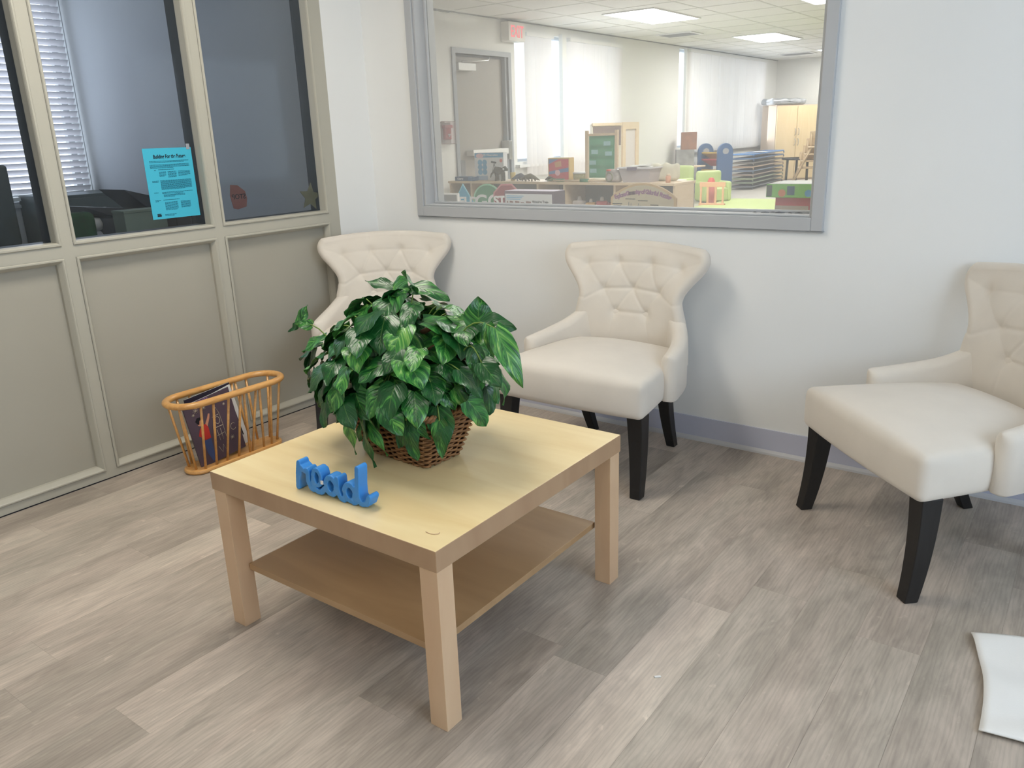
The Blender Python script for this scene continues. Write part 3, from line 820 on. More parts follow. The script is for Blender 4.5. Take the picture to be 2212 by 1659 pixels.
# sprigs that stick out of the outline (left tip, crown, right tips, hanging front)
def sprig(pts, leaves):
    stem.tube(pts, 0.0018, 5)
    for (i, d, n, L_, wd, curl) in leaves: add_leaf(pts[i], d, n, L_, wd, curl, .2)
sprig(arc((-.20, -.05, .25), (-.335, -.08, .330), .03, 6), [(6, (.30, .30, .8), (.5, -.75, .35), .058, .55, .2), (6, (-.6, -.5, -.55), (.5, -.7, .4), .040, .45, .3), (4, (-.8, -.4, .1), (.4, -.6, .6), .055, .6, .5), (2, (-.5, -.6, -.3), (0, -.4, .9), .08, .7, .5)])
sprig(arc((-.24, -.04, .26), (-.320, -.06, .245), .02, 6), [(6, (-.1, -.3, -.9), (-.8, -.5, .2), .10, .62, .5), (3, (-.7, -.4, -.3), (-.2, -.3, .9), .09, .75, .6), (5, (-.05, -.2, -1), (-.7, -.6, .1), .12, .35, .3)])
sprig(arc((.0, .02, .32), (-.05, .02, .44), .01, 5), [(5, (-1, -.2, .25), (0, -.5, .9), .095, .42, .35), (5, (.8, -.3, .15), (-.1, -.75, .65), .085, .8, .5), (4, (.9, .1, .35), (-.2, -.6, .8), .10, .45, .5), (3, (.5, -.8, .1), (0, -.5, .9), .09, .7, .6)])
sprig(arc((.02, .0, .34), (.03, .02, .45), .01, 4), [(4, (.1, -.3, .25), (0, -.9, .3), .07, 1.0, .2), (4, (1, .1, -.1), (-.1, -.4, .9), .11, .5, .5)])
sprig(arc((.12, .04, .33), (.232, .03, .370), .02, 5), [(5, (.02, .05, 1), (.65, -.65, .25), .072, 1.0, .05), (4, (-1, -.3, .25), (.3, -.6, .7), .075, .42, .2), (5, (.9, -.2, -.4), (.1, -.5, .85), .11, .6, .7), (3, (.6, -.7, -.1), (.1, -.5, .9), .11, .72, .6)])
sprig(arc((.18, .0, .33), (.330, -.02, .385), .03, 6), [(6, (.55, -.05, -.8), (.7, -.6, .35), .150, .38, .35), (4, (.85, .1, .05), (.5, -.6, .6), .09, .6, .8), (5, (.25, -.1, -1), (.6, -.7, .1), .080, .42, .4)])
sprig(arc((.22, -.02, .31), (.300, -.04, .305), .03, 6), [(6, (.75, -.2, -.45), (.3, -.8, .5), .082, .72, .4), (4, (.4, -.3, -.9), (.5, -.8, .2), .075, .62, .5), (5, (.1, -.2, -1), (.6, -.8, .1), .08, .4, .3)])
sprig(arc((.0, -.10, .19), (-.015, -.150, .125), .03, 8), [(8, (.25, -.1, -1), (-.3, -.9, .1), .12, .34, .3), (6, (-.4, -.1, -.9), (-.2, -.95, .15), .11, .34, .3), (7, (.6, -.05, -.85), (0, -.95, .2), .12, .30, .3), (5, (.9, -.1, -.5), (0, -.95, .3), .085, .34, .2), (4, (-.2, -.2, -.95), (-.1, -.95, .2), .12, .36, .4), (3, (.2, -.2, -.95), (.2, -.95, .2), .12, .32, .5)])
sprig(arc((-.06, -.10, .19), (-.08, -.145, .13), .02, 8), [(8, (.1, -.05, -1), (-.1, -.95, .1), .11, .4, .3), (6, (-.2, -.1, -.95), (-.2, -.95, .15), .10, .6, .3)])
sprig(arc((.10, -.10, .19), (.12, -.125, .15), .02, 6), [(6, (.25, -.05, -1), (.1, -.95, .1), .105, .62, .3), (4, (-.3, -.1, -.95), (.0, -.95, .15), .12, .85, .3), (5, (.8, 0, -.6), (.1, -.95, .15), .09, .6, .3)])
sprig(arc((.16, -.06, .19), (.19, -.08, .15), .02, 6), [(6, (.05, -.05, -1), (.5, -.8, .1), .10, .45, .3), (4, (.3, -.1, -.95), (.5, -.85, .15), .10, .7, .3)])
sprig(arc((-.18, -.06, .19), (-.21, -.08, .16), .02, 6), [(6, (-.1, -.05, -1), (-.4, -.9, .1), .10, .75, .3), (4, (-.4, -.1, -.95), (-.5, -.85, .15), .10, .7, .3)])
fo = leaf.build('foliage', M_leaf, plant)
at_ = fo.data.attributes.new('rnd', 'FLOAT', 'POINT')
for i, v in enumerate(leaf_r): at_.data[i].value = v
stem.build('petiole', M_gstem, fo); wstem.build('stem', M_stem, plant)

# ================================================================== 'read' WORD ORNAMENT
def strokes_obj(strokes, depth, name, mat_, loc, rz, vox=0.0014):
    mb = MB()
    for pts, w_ in strokes:
        # capsule chain: each segment a box plus round discs
        for k in range(len(pts) - 1):
            (x0, z0), (x1, z1) = pts[k], pts[k+1]; L_ = math.hypot(x1 - x0, z1 - z0)
            if L_ < 1e-6: continue
            nx, nz = -(z1 - z0) / L_ * w_, (x1 - x0) / L_ * w_
            e = 0.00037 * (k % 3)
            mb.prism([(x0 + nx, z0 + nz), (x0 - nx, z0 - nz), (x1 - nx, z1 - nz), (x1 + nx, z1 + nz)], lambda a, b_, d: (a, d, b_), -depth/2 - e, depth/2 + e)
        for (x, z) in pts:
            mb.prism([(x + w_ * math.cos(2*PI*q/14), z + w_ * math.sin(2*PI*q/14)) for q in range(14)], lambda a, b_, d: (a, d, b_), -depth/2, depth/2)
    o = mb.build(name, mat_)
    md = o.modifiers.new('remesh', 'REMESH'); md.mode = 'VOXEL'; md.voxel_size = vox; md.use_smooth_shade = True
    ms = o.modifiers.new('smooth', 'SMOOTH'); ms.iterations = 3; ms.factor = 0.5
    bpy.context.view_layer.update()
    me = bpy.data.meshes.new_from_object(o.evaluated_get(bpy.context.evaluated_depsgraph_get()))
    o.modifiers.clear(); o.data = me
    o.location = loc; o.rotation_euler = (0, 0, rz)
    return o
def loop(cx, cz, rx, rz_, a0=0, a1=360, n=18, tilt=0.0):
    return [(cx + rx * math.cos(math.radians(a0 + (a1 - a0) * k / n)) + tilt * rz_ * math.sin(math.radians(a0 + (a1 - a0) * k / n)), cz + rz_ * math.sin(math.radians(a0 + (a1 - a0) * k / n))) for k in range(n + 1)]
W_ = 0.0068
st = [([(0.006, W_), (0.010, .04), (0.017, .072)], W_), ([(0.010, .030), (0.024, .062), (0.034, .054), (0.043, .058)], W_ * .9),            # r
      ([(0.045, .055), (0.044, .030), (0.052, .013), (0.062, .012)], W_),
      (loop(.076, .046, .0125, .020, 0, 360), W_ * .8), ([(0.062, .040), (0.060, .022), (0.072, .0095), (0.088, .011), (0.098, .022)], W_),      # e
      (loop(.121, .034, .0165, .021, 0, 360), W_), ([(0.142, .056), (0.142, .030), (0.147, .012), (0.160, W_)], W_),                               # a
      ([(0.104, .020), (0.112, .014)], W_),
      (loop(.181, .030, .0165, .020, 0, 360), W_), ([(0.211, .096), (0.206, .050), (0.206, .022), (0.216, .0095), (0.232, .013), (0.240, .030)], W_),   # d
      ([(0.158, .011), (0.170, .012)], W_), ([(0.190, W_), (0.206, .014)], W_)]
ro = strokes_obj(st, 0.030, 'word_ornament', M_blue, (1.566, -1.862, TH), math.radians(3.0))
tag(ro, 'small blue wooden word ornament reading read on the coffee table', 'ornament')
MB().box(.0915, .0985, -.018, -.0155, .034, .043).build('tag_label', M_paper, ro, label='tiny white sticker')

# ================================================================== MAGAZINE RACK
RK = Vector((0.245, -1.178, 0))
rack = thing('magazine_rack', 'oval varnished oak magazine rack with spindles standing by the grey partition', 'magazine rack', RK, math.radians(-1.0))
def stad(hl, hw, n=14, off=0.0):
    pts = []; r = hw
    for k in range(n + 1): a = -PI / 2 + PI * k / n; pts.append((r * math.cos(a + PI/2) , hl - r + r * math.sin(a + PI/2)))
    for k in range(n + 1): a = PI / 2 + PI * k / n; pts.append((r * math.cos(a + PI/2), -(hl - r) + r * math.sin(a + PI/2)))
    return pts
def stad_even(hl, hw, m_):
    L1 = 2 * (hl - hw); Lc = PI * hw; T = 2 * L1 + 2 * Lc; out = []
    for k in range(m_):
        d = T * k / m_
        if d < L1: out.append((hw, -(hl - hw) + d))
        elif d < L1 + Lc: a = (d - L1) / hw; out.append((hw * math.cos(a), (hl - hw) + hw * math.sin(a)))
        elif d < 2*L1 + Lc: out.append((-hw, (hl - hw) - (d - L1 - Lc)))
        else: a = (d - 2*L1 - Lc) / hw; out.append((-hw * math.cos(a), -(hl - hw) - hw * math.sin(a)))
    return out
RZ = 0.300
ringpts = [(x, y, RZ) for x, y in stad_even(.252, .088, 72)]
MB().tube(ringpts, 0.0155, 12, closed=True, flat=0.85).build('top_ring', M_oak, rack)
bp_ = stad_even(.222, .058, 60)
m = MB(); prof = [(0.0, 0.0), (0.006, 0.004), (0.008, 0.010), (0.006, 0.017), (0.0, 0.020)]; vs_ = []; fs = []
for (e, z) in prof:
    for (x, y) in stad_even(.222 + e - .004, .058 + e - .004, 60): vs_.append((x, y, z))
for q in range(len(prof) - 1):
    for k in range(60): fs.append((q*60 + k, q*60 + (k+1) % 60, (q+1)*60 + (k+1) % 60, (q+1)*60 + k))
fs.append(tuple(range(59, -1, -1))); fs.append(tuple((len(prof)-1)*60 + k for k in range(60)))
m.add(vs_, fs, smooth=False); m.build('base_plate', M_oak, rack, bevel=.001)
# spindles: (top y, bottom y) on each long side, plus the ends
sp = [(-.170, -.170), (-.115, -.120), (-.045, -.070), (.010, -.015), (.025, .040), (.085, .052), (.100, .110), (.155, .150)]
for sx in (-1, 1):
    for (yt, yb_) in sp:
        MB().tube([(sx * .050, yb_, .016), (sx * .086, yt, RZ)], .0052, 8).build('spindle', M_oak, rack)
for sy in (-1, 1):
    for x in (-.032, .032):
        MB().tube([(x * .8, sy * .196, .016), (x * 1.3, sy * .236, RZ)], .0052, 8).build('spindle', M_oak, rack)

# magazines in the rack
def person_cover(parent, M_, W, Hh):
    """flat printed picture on a cover: child in red shirt drawing a chalk rocket"""
    def flat(name, polys, mat_, e, label=None):
        m = MB()
        for p in polys: m.prism(p, lambda a, b_, d: M_ @ Vector((a, b_, d)), 0.0003, e)
        m.build(name, mat_, parent, label=label)
    red = mat('red print', srgb(196, 52, 44), .6); skin = mat('skin print', srgb(206, 146, 118), .6); jean = mat('denim print', srgb(66, 84, 132), .6); chalk = mat('chalk line print', srgb(206, 196, 176), .7)
    flat('printed_shirt', [[(-.066, -.030), (-.030, -.032), (-.028, .018), (-.034, .032), (-.050, .034), (-.066, .020), (-.078, -.004), (-.070, -.010)]], red, .0010)
    flat('printed_jeans', [[(-.064, -.030), (-.030, -.030), (-.034, -.085), (-.040, -.126), (-.052, -.126), (-.064, -.085)]], jean, .0010)
    flat('printed_skin', [[(-.030, .020), (-.012, .050), (-.006, .066), (-.012, .068), (-.022, .052), (-.036, .034)]], skin, .0012)
    flat('printed_face', [[(-.056 + .013 * math.cos(k * .63), .046 + .014 * math.sin(k * .63)) for k in range(10)]], skin, .0012)
    flat('printed_hair', [[(-.068, .044), (-.074, .058), (-.064, .070), (-.048, .068), (-.044, .058), (-.056, .056), (-.062, .040)]], M_ink, .0014)
    lines = []
    def ln(pts, r=.0009):
        lines.append((pts, r))
    ln([(-.012, -.060), (-.010, .0), (.006, .052), (.026, .080), (.034, .052), (.036, .0), (.036, -.060)]); ln([(.0, .046), (.030, .048)]); ln([(.006 + 0, 0)] and loop(.018, .026, .011, .015, n=16), .001)
    ln([(-.010, .0), (.036, -.002)], .0012); ln([(-.004, -.036), (.034, -.034)]); ln([(.004, -.010), (.006, -.060)]); ln([(.020, -.010), (.020, -.062)])
    for cx, cy, r in ((-.060, .100, .012), (-.074, .086, .007), (-.022, .098, .008), (.066, .078, .006), (.060, -.070, .010)):
        for a in range(4): ln([(cx - r * math.cos(a * PI / 4), cy - r * math.sin(a * PI / 4)), (cx + r * math.cos(a * PI / 4), cy + r * math.sin(a * PI / 4))], .0006)
    ln(loop(.078, -.028, .012, .014, 40, 320, 14)); ln([(-.010, -.080), (0, -.110), (.012, -.080), (.02, -.112), (.030, -.082)])
    m = MB()
    for pts, r in lines: m.tube([M_ @ Vector((a, b_, .0008)) for a, b_ in pts], r, 4)
    m.build('chalk_drawing', chalk, parent)
M_cover = mat('dusky purple cover', srgb(88, 74, 88), .45, .4, noise=.05, nscale=12)
M_cover2 = mat('dark cover', srgb(48, 42, 56), .4, .4)
def magazine(name, label, loc, rx, rz, W, Hh, Th, mats):
    t = thing(name, label, 'magazine', loc, 0); t.rotation_euler = (rx, 0, rz)
    MB().box(-W/2 + .001, W/2 - .001, -Th/2 + .0006, Th/2 - .0006, .0005, Hh - .0005).build('pages', M_paper, t)
    c = MB(); c.box(-W/2, W/2, -Th/2, -Th/2 + .0006, 0, Hh); c.box(-W/2, W/2, Th/2 - .0006, Th/2, 0, Hh); c.box(-W/2, -W/2 + .0006, -Th/2, Th/2, 0, Hh)
    c.build('cover', mats, t)
    return t
# local frame: width along the rack (world y), leaning outwards (+x)
mag = magazine('magazine', 'purple magazine with child in a red shirt on the cover, front of the rack', RK + Vector((.020, -.065, .026)), 0, 0, .215, .272, .006, M_cover)
mag.rotation_euler = (math.radians(-4), math.radians(-7), math.radians(90)); mag.rotation_mode = 'XYZ'
person_cover(mag, basis((0, -.003, .135), (1, 0, 0), (0, 0, 1)), .2, .27)
text_obj('cover_text', 'NEXT CAMP', .011, M_paper, mag, basis((.035, -.0036, .238), (1, 0, 0), (0, 0, 1)), .0003)
text_obj('cover_text', 'PARENTS', .018, mat('violet print', srgb(150, 110, 160), .6), mag, basis((-.03, -.0036, .262), (1, 0, 0), (0, 0, 1)), .0003, bold=.0006)
m2 = magazine('magazine', 'white magazine standing behind the purple one in the rack', RK + Vector((-.006, -.020, .026)), 0, 0, .21, .268, .004, M_paper)
m2.rotation_euler = (math.radians(-3), math.radians(-11), math.radians(90))
text_obj('cover_frame', 'I', .20, M_ink, m2, basis((.085, -.0026, .10), (1, 0, 0), (0, 0, 1)), .0002, sx=.25)
m3 = magazine('magazine', 'dark covered magazine at the back of the rack', RK + Vector((-.018, -.045, .026)), 0, 0, .21, .282, .005, M_cover2)
m3.rotation_euler = (math.radians(-2), math.radians(-5), math.radians(90))

# ================================================================== WHITE CLOTH + SCRAP ON FLOOR
def cloth():
    mb = MB(); NX, NY = 40, 44; A, B, Cq, D = Vector((2.945, -.912)), Vector((3.60, -.70)), Vector((3.66, -1.20)), Vector((3.008, -1.290))
    vs_ = []; fs = []
    for j in range(NY + 1):
        v = j / NY; l0 = A.lerp(D, v) + Vector((.018 * math.sin(v * 3.1), 0)); l1 = B.lerp(Cq, v)
        for i in range(NX + 1):
            u = i / NX; p = l0.lerp(l1, u); p.y += .012 * math.sin(u * 9) * (1 - v)
            z = .004 + .006 * (1 + math.sin(u * 11 + v * 6 + 2 * math.sin(v * 7))) * .5 + .004 * (1 + math.sin(v * 17 - u * 8)) * .5 + .010 * math.exp(-((u - .35 - .3 * v) / .05) ** 2)
            vs_.append((p.x, p.y, z))
    W2 = NX + 1
    for j in range(NY):
        for i in range(NX): fs.append((j*W2 + i, (j+1)*W2 + i, (j+1)*W2 + i + 1, j*W2 + i + 1))
    mb.add(vs_, fs, smooth=True); o = mb.build('floor_cloth', mat('white cotton', (.78, .77, .74), .9, .15, bump=.3, bscale=300))
    s = o.modifiers.new('solid', 'SOLIDIFY'); s.thickness = .0035; s.offset = 0
    return o
tag(cloth(), 'rumpled white cloth lying flat on the plank floor at the right', 'cloth')
m = MB().rbox((0, 0, .0015), (.008, .003, .0014), .0012, 2)
tag(m.build('paper_scrap', M_paper, loc=(2.358, -1.498, 0)), 'tiny white scrap of paper on the plank floor', 'scrap')
for o_ in C.objects:
    if o_.name == 'paper_scrap': o_.rotation_euler = (0, 0, .7)

# ================================================================== POSTER ON THE PANE, STICKERS
def poster():
    t = thing('paper_notice', 'bright blue printed notice taped inside the second office pane', 'notice', (-0.0405, -1.100, 1.1165))
    t.rotation_euler = (math.radians(0.0), 0, 0)
    cyan = mat('cyan paper', srgb(70, 178, 205), .7, .2)
    MB().box(0, .0007, -.107, .107, -.138, .138).build('sheet', cyan, t)
    B = basis((.0009, 0, 0), (0, 1, 0), (0, 0, 1))
    T = lambda dx, dz: basis((.0010, dx, dz), (0, 1, 0), (0, 0, 1))
    text_obj('heading_text', 'Building For the Future', .0200, M_ink, t, T(.006, .105), .0002, bold=.0006, sx=.76)
    ink2 = mat('faded print', srgb(22, 78, 96), .7, .2)
    m = MB(); rnd = random.Random(9)
    def para(x0, x1, z, n, dz=.0044, dark=False):
        for k in range(n):
            x = x0; xe = x1 if k < n - 1 else x0 + (x1 - x0) * rnd.uniform(.5, 1)
            while x < xe:
                l = rnd.uniform(.003, .010); m.box(.0008, .0011, x, min(x + l, xe), z - .0010, z + .0009); x += l + .0014
            z -= dz
    para(-.085, .088, .088, 2); para(-.085, .088, .074, 4, .0040); para(-.07, -.058, .053, 1); para(-.052, .07, .055, 1)
    para(-.05, -.02, .046, 5, .0042); para(-.012, .026, .046, 6, .0042); para(.034, .088, .046, 5, .0042)
    para(-.085, -.056, .012, 2); para(-.05, .088, .012, 11, .0034); para(-.085, -.06, -.034, 1); para(-.05, .088, -.034, 2); para(-.045, .05, -.044, 3, .0036)
    para(-.085, -.06, -.064, 2); para(-.05, .07, -.064, 1); para(-.045, .012, -.074, 8, .0042); para(.026, .07, -.074, 7, .0040); para(-.052, 0, -.122, 2, .0044)
    m.build('printed_text', ink2, t)
    m = MB(); m.box(.0008, .0012, -.086, -.068, -.128, -.121); m.box(.0008, .0011, -.086, -.069, -.120, -.117); m.build('emblem', M_ink, t)
    m = MB(); m.box(.0008, .0014, .086, .102, .130, .152)
    m.build('tape', glass('clear tape', (.9, .92, .94), haze=.35, hazecol=(.7, .72, .74)), t, label='shiny clear tape strip')
poster()
brn = mat('faded red card', srgb(120, 70, 62), .7); olv = mat('faded yellow card', srgb(104, 98, 70), .7)
t = thing('card_sign', 'faded red octagonal card sign stuck on the third office pane', 'card sign', (-.050, -.785, 1.037))
m = MB(); m.prism([(.000, .050), (-.036, .054), (-.044, .006), (-.034, -.048), (-.012, -.054), (.034, -.045), (.042, -.010), (.036, .022)], lambda a, b_, d: (d, a, b_), -.001, 0)
m.build('sheet', brn, t)
text_obj('sign_text', 'STOP', .030, M_ink, t, basis((.0005, .0, .0), (0, -1, 0), (0, 0, 1)), .0002, bold=.0004)
t2 = thing('card_star', 'faded yellow star card stuck low on the third office pane', 'card star', (-.050, -.385, 1.005))
m = MB(); m.prism([((.068 if k % 2 == 0 else .032) * math.sin(k * PI / 5 + .15), (.068 if k % 2 == 0 else .032) * math.cos(k * PI / 5 + .15)) for k in range(10)], lambda a, b_, d: (d, a, b_), -.001, 0)
m.build('sheet', olv, t2)

# ================================================================== OFFICE behind the partition
struct(boxes((-2.45, 0, YF, 0, -0.08, 0.0)), 'floor.001', mat('office carpet', (.10, .10, .11), .95, .1))
# outer wall with openings: office window, classroom door + windows
XO = -2.45; T_ = 0.14
def wall_open(name, ya, yb, ops, z0, z1, mat_):
    m = MB(); ys = sorted({ya, yb} | {q for o_ in ops for q in (o_[0], o_[1])}); zs = sorted({z0, z1} | {q for o_ in ops for q in (o_[2], o_[3])})
    for i in range(len(ys) - 1):
        for j in range(len(zs) - 1):
            cy, cz = (ys[i] + ys[i+1]) / 2, (zs[j] + zs[j+1]) / 2
            if any(o_[0] < cy < o_[1] and o_[2] < cz < o_[3] for o_ in ops): continue
            m.box(XO - T_, XO, ys[i], ys[i+1], zs[j], zs[j+1])
    return struct(m, name, mat_)
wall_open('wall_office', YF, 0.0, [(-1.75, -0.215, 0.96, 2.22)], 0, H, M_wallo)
ZF = 0.28
W_OPS = [(3.63, 4.52, ZF, 2.06), (4.66, 6.90, .96, 2.34), (8.86, 12.42, .98, 2.40)]
wall_open('wall_window_side', 0.12, 13.2, W_OPS, 0, H, M_wallc)
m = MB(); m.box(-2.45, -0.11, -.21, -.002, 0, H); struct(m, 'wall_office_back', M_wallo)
# horizontal venetian blind
bl = thing('venetian_blind', 'white horizontal slatted blind closed over the office window', 'blind', (-2.43, -1.0, 2.24))
m = MB(); m.box(-.03, .03, -.76, .77, -.045, 0); m.build('head_rail', M_white, bl)
M_slat = translucent('white slat', (.86, .84, .86), .35)
m = MB(); z = -.06; n = 0
while z > -1.245:
    m.frus([(-.014, -.755, z - .020), (.014, -.755, z + .010), (.014, .765, z + .010), (-.014, .765, z - .020)], [(-.014, -.755, z - .018), (.014, -.755, z + .012), (.014, .765, z + .012), (-.014, .765, z - .018)]); z -= .0385
m.build('slats', M_slat, bl)
MB().box(-.022, .022, -.755, .765, -1.272, -1.250).build('bottom_rail', M_white, bl)
for y in (-.5, .58): MB().tube([(.017, y, -.04), (.017, y, -1.25)], .0012, 5).build('ladder_cord', M_white, bl)
# window frame of the office
m = MB(); m.box(XO - .10, XO - .06, -1.75, -.24, .96, 1.0); m.box(XO - .10, XO - .06, -1.75, -.24, 2.18, 2.22); m.box(XO - .10, XO - .06, -1.75, -1.71, 1.0, 2.18); m.box(XO - .10, XO - .06, -.28, -.24, 1.0, 2.18); m.box(XO - .10, XO - .06, -1.02, -.98, 1.0, 2.18); m.box(XO, XO + .03, -1.78, -.20, .925, .945)
struct(m, 'window_7', M_trim)
# printer on a side table
M_dgrey = mat('charcoal plastic', (.022, .022, .026), .45, .5); M_sage = mat('sage grey board', srgb(112, 124, 110), .7, .3)
tb = thing('office_desk', 'dark office desk behind the glass holding printer and papers', 'desk', (-1.12, -.87, 0))
MB().box(-.62, .62, -.55, .62, .70, .735).build('desktop', mat('dark desk laminate', (.05, .048, .05), .5), tb, bevel=.002)
for sx in (-1, 1):
    for sy in (-1, 1): MB().box(sx*.58 - .02, sx*.58 + .02, sy*.50 - .02, sy*.50 + .02, 0, .70).build('leg', M_chrome, tb)
pr_ = thing('printer', 'black office printer with raised paper trays behind the second pane', 'printer', (-.85, -.83, .735))
MB().rbox((0, 0, .11), (.17, .20, .11), .02, 4).build('body', M_dgrey, pr_)
m = MB(); m.frus([(-.15, -.20, .225), (.15, -.20, .225), (.15, .02, .225), (-.15, .02, .225)], [(-.15, -.32, .275), (.15, -.32, .275), (.15, .02, .235), (-.15, .02, .235)]); m.build('output_tray', M_dgrey, pr_)
m = MB(); m.frus([(-.12, .02, .225), (.12, .02, .225), (.12, .16, .225), (-.12, .16, .225)], [(-.12, -.10, .335), (.12, -.10, .335), (.12, .16, .26), (-.12, .16, .26)]); m.build('feed_tray', M_dgrey, pr_)
MB().box(.171, .175, -.12, -.04, .12, .16).build('control_label', M_grey, pr_)
bx = thing('file_box', 'sage grey file box standing just behind the blue notice', 'box', (-.47, -1.02, .735))
MB().box(-.05, .05, -.10, .10, 0, .25).build('carton', M_sage, bx, bevel=.003)
MB().box(-.052, .052, -.102, .102, .25, .26).build('lid', M_sage, bx)
m = MB(); m.box(-.10, .10, -.10, .09, 0, .215)
bx2 = thing('binder_stack', 'black binders behind the lower edge of the blue notice', 'binders', (-.47, -.79, .735))
for k in range(3): MB().box(-.11, .11, -.12 + k * .08, -.045 + k * .08, 0, .235 - .01 * k).build('binder', M_black, bx2, bevel=.003)
gs = thing('fabric_panel', 'dark green draped bag with black writing by the mullion', 'bag', (-.62, -1.235, .735))
m = MB(); m.rbox((0, 0, .13), (.04, .075, .13), .03, 6); m.build('bag_body', mat('dark green cloth', srgb(34, 66, 40), .9, .2, noise=.3, nscale=20), gs)
text_obj('bag_text', 'Spring', .05, M_ink, gs, basis((.0405, 0, .13), (0, 1, 0), (0, 0, 1)), .0006, bold=.001)
gp = thing('grey_cabinet', 'tall dark grey green filing cabinet in the office corner below the blind', 'cabinet', (-2.22, -.45, 0))
MB().box(-.22, .22, -.24, .24, 0, 1.0).build('carcass', mat('grey green steel', srgb(70, 80, 78), .5), gp, bevel=.004)
for k in range(3): 
    d_ = MB().box(.221, .232, -.22, .22, .05 + k * .32, .34 + k * .32).build('drawer', mat('grey green steel front', srgb(76, 86, 84), .5), gp, bevel=.003)
    MB().box(.233, .245, -.06, .06, .26 + k * .32, .275 + k * .32).build('handle', M_chrome, d_)
fg = thing('figurine', 'small pale figurine standing on the office desk', 'figurine', (-.75, -1.08, .735))
MB().lathe([(.0, 0), (.035, .0), (.030, .05), (.018, .10), (.026, .13), (.012, .155)], (0, 0, 0), 14).build('figure_body', mat('pewter', (.3, .3, .32), .35, .6), fg)
MB().lathe([(.0, .0), (.02, .01), (.026, .035), (.018, .06), (.0, .066)], (0, 0, .155), 14).build('head', mat('pale ceramic', (.4, .38, .36), .3, .6), fg)
bt = thing('water_bottle', 'clear grey bottle beside the figurine on the office desk', 'bottle', (-.62, -1.02, .735))
MB().lathe([(.0, 0), (.034, .002), (.035, .13), (.022, .165), (.013, .175), (.013, .20)], (0, 0, 0), 16).build('bottle_body', mat('smoky clear plastic', (.16, .17, .19), .12, .8), bt)
MB().lathe([(.0, .0), (.016, .0), (.016, .02), (.0, .02)], (0, 0, .20), 12).build('cap', M_white, bt)
# monitor + office chair + red tray at the far left
mo = thing('computer_monitor', 'dark computer monitor back at the left edge of the office pane', 'monitor', (-1.0, -1.45, .735))
MB().rbox((0, 0, .29), (.022, .13, .18), .014, 4).build('screen_housing', mat('dark green grey plastic', srgb(52, 58, 56), .5), mo)
MB().box(-.03, .03, -.03, .03, 0, .14).build('stand', M_black, mo); MB().box(-.10, .10, -.10, .10, 0, .012).build('foot', M_black, mo)
dk = thing('office_desk', 'second dark desk at the far left under the monitor', 'desk', (-.90, -1.95, 0))
MB().box(-.62, .50, -.60, .515, .70, .735).build('desktop', mat('dark desk laminate.001', (.05, .048, .05), .5), dk, bevel=.002)
for sx in (-1, 1):
    for sy in (-1, 1): MB().box(sx*.48 - .02, sx*.48 + .02, sy*.48 - .02, sy*.48 + .02, 0, .70).build('leg', M_chrome, dk)
rt = thing('red_folder', 'red folder lying on the desk at the left edge', 'folder', (-.45, -1.62, .735))
MB().box(-.09, .05, -.14, .08, 0, .012).build('folder_cover', mat('red card', srgb(110, 26, 30), .6), rt)
MB().box(-.06, .045, .00, .075, .012, .020).build('papers', M_paper, rt)
oc = thing('office_chair', 'black mesh office chair seen behind the first pane', 'chair', (-2.02, -1.30, 0), -.4)
m = MB(); m.rbox((0, 0, .46), (.23, .22, .03), .025, 4); m.build('seat', M_black, oc)
M_mesh = mat('black chair mesh', (.05, .05, .065), .8)
m = MB(); m.tube([(.2, -.20, .50), (.22, -.17, .80), (.21, -.10, .98), (.21, .10, .98), (.22, .17, .80), (.2, .20, .50)], .012, 8, closed=True); fr_ = m.build('back_frame', M_black, oc)
m = MB(); m.frus([(.195, -.19, .50), (.195, .19, .50), (.20, .19, .50), (.20, -.19, .50)], [(.208, -.10, .97), (.208, .10, .97), (.213, .10, .97), (.213, -.10, .97)]); m.build('backrest', M_mesh, oc)
m = MB(); m.tube([(0, 0, .43), (0, 0, .08)], .025, 10); m.build('gas_lift', M_chrome, oc)
for k in range(5):
    a = k * 2 * PI / 5; MB().tube([(0, 0, .10), (.26 * math.cos(a), .26 * math.sin(a), .05)], .014, 8).build('base_arm', M_black, oc)
    MB().lathe([(0, 0), (.022, .004), (.022, .04), (0, .045)], (.26 * math.cos(a), .26 * math.sin(a), 0), 10).build('castor', M_black, oc)
# ================================================================== CLASSROOM behind the big window
struct(boxes((-2.45, 6.1, 0.12, 13.2, ZF - .06, ZF)), 'floor.002', mat('pale classroom vinyl', srgb(176, 170, 162), .45, .5, noise=.06, nscale=4))
struct(boxes((-2.45, 6.1, 13.2, 13.32, 0, H)), 'wall_far', M_wallc)
struct(boxes((6.1, 6.22, -.0, 13.32, 0, H)), 'wall_classroom_right', M_wallc)
def ceil_tiles():
    m = MB(); m.box(-2.45, 6.1, 0.12, 13.2, H, H + .06)
    x = -2.45 + .58
    while x < 6.1: m.box(x - .011, x + .011, 0.12, 13.2, H - .003, H, 1); x += .61
    y = .55
    while y < 13.2: m.box(-2.45, 6.1, y - .011, y + .011, H - .003, H, 1); y += .61
    return struct(m, 'ceiling.001', [M_ceil, mat('ceiling grid', (.62, .61, .58), .6)])
ceil_tiles()
struct(boxes((XO, XO + .012, .12, 3.58, H - .02, H - .002), (XO, XO + .012, 3.58, 13.2, H - .012, H - .002)), 'trim_3', mat('shadow gap', (.16, .16, .15), .8))
for (x, y, l) in ((-1.245, 5.58, 'white ceiling light panel in the classroom, largest seen through the window'), (-1.14, 8.92, 'white ceiling light panel in the classroom, second from the back'), (-.95, 12.1, 'small looking ceiling light nearest the far classroom wall'),
                  (.60, 5.58, 'white classroom ceiling light cut off at the top right of the window')):
    troffer(x, y, .57, 1.12, l, E_class, 'classroom ceiling lights')
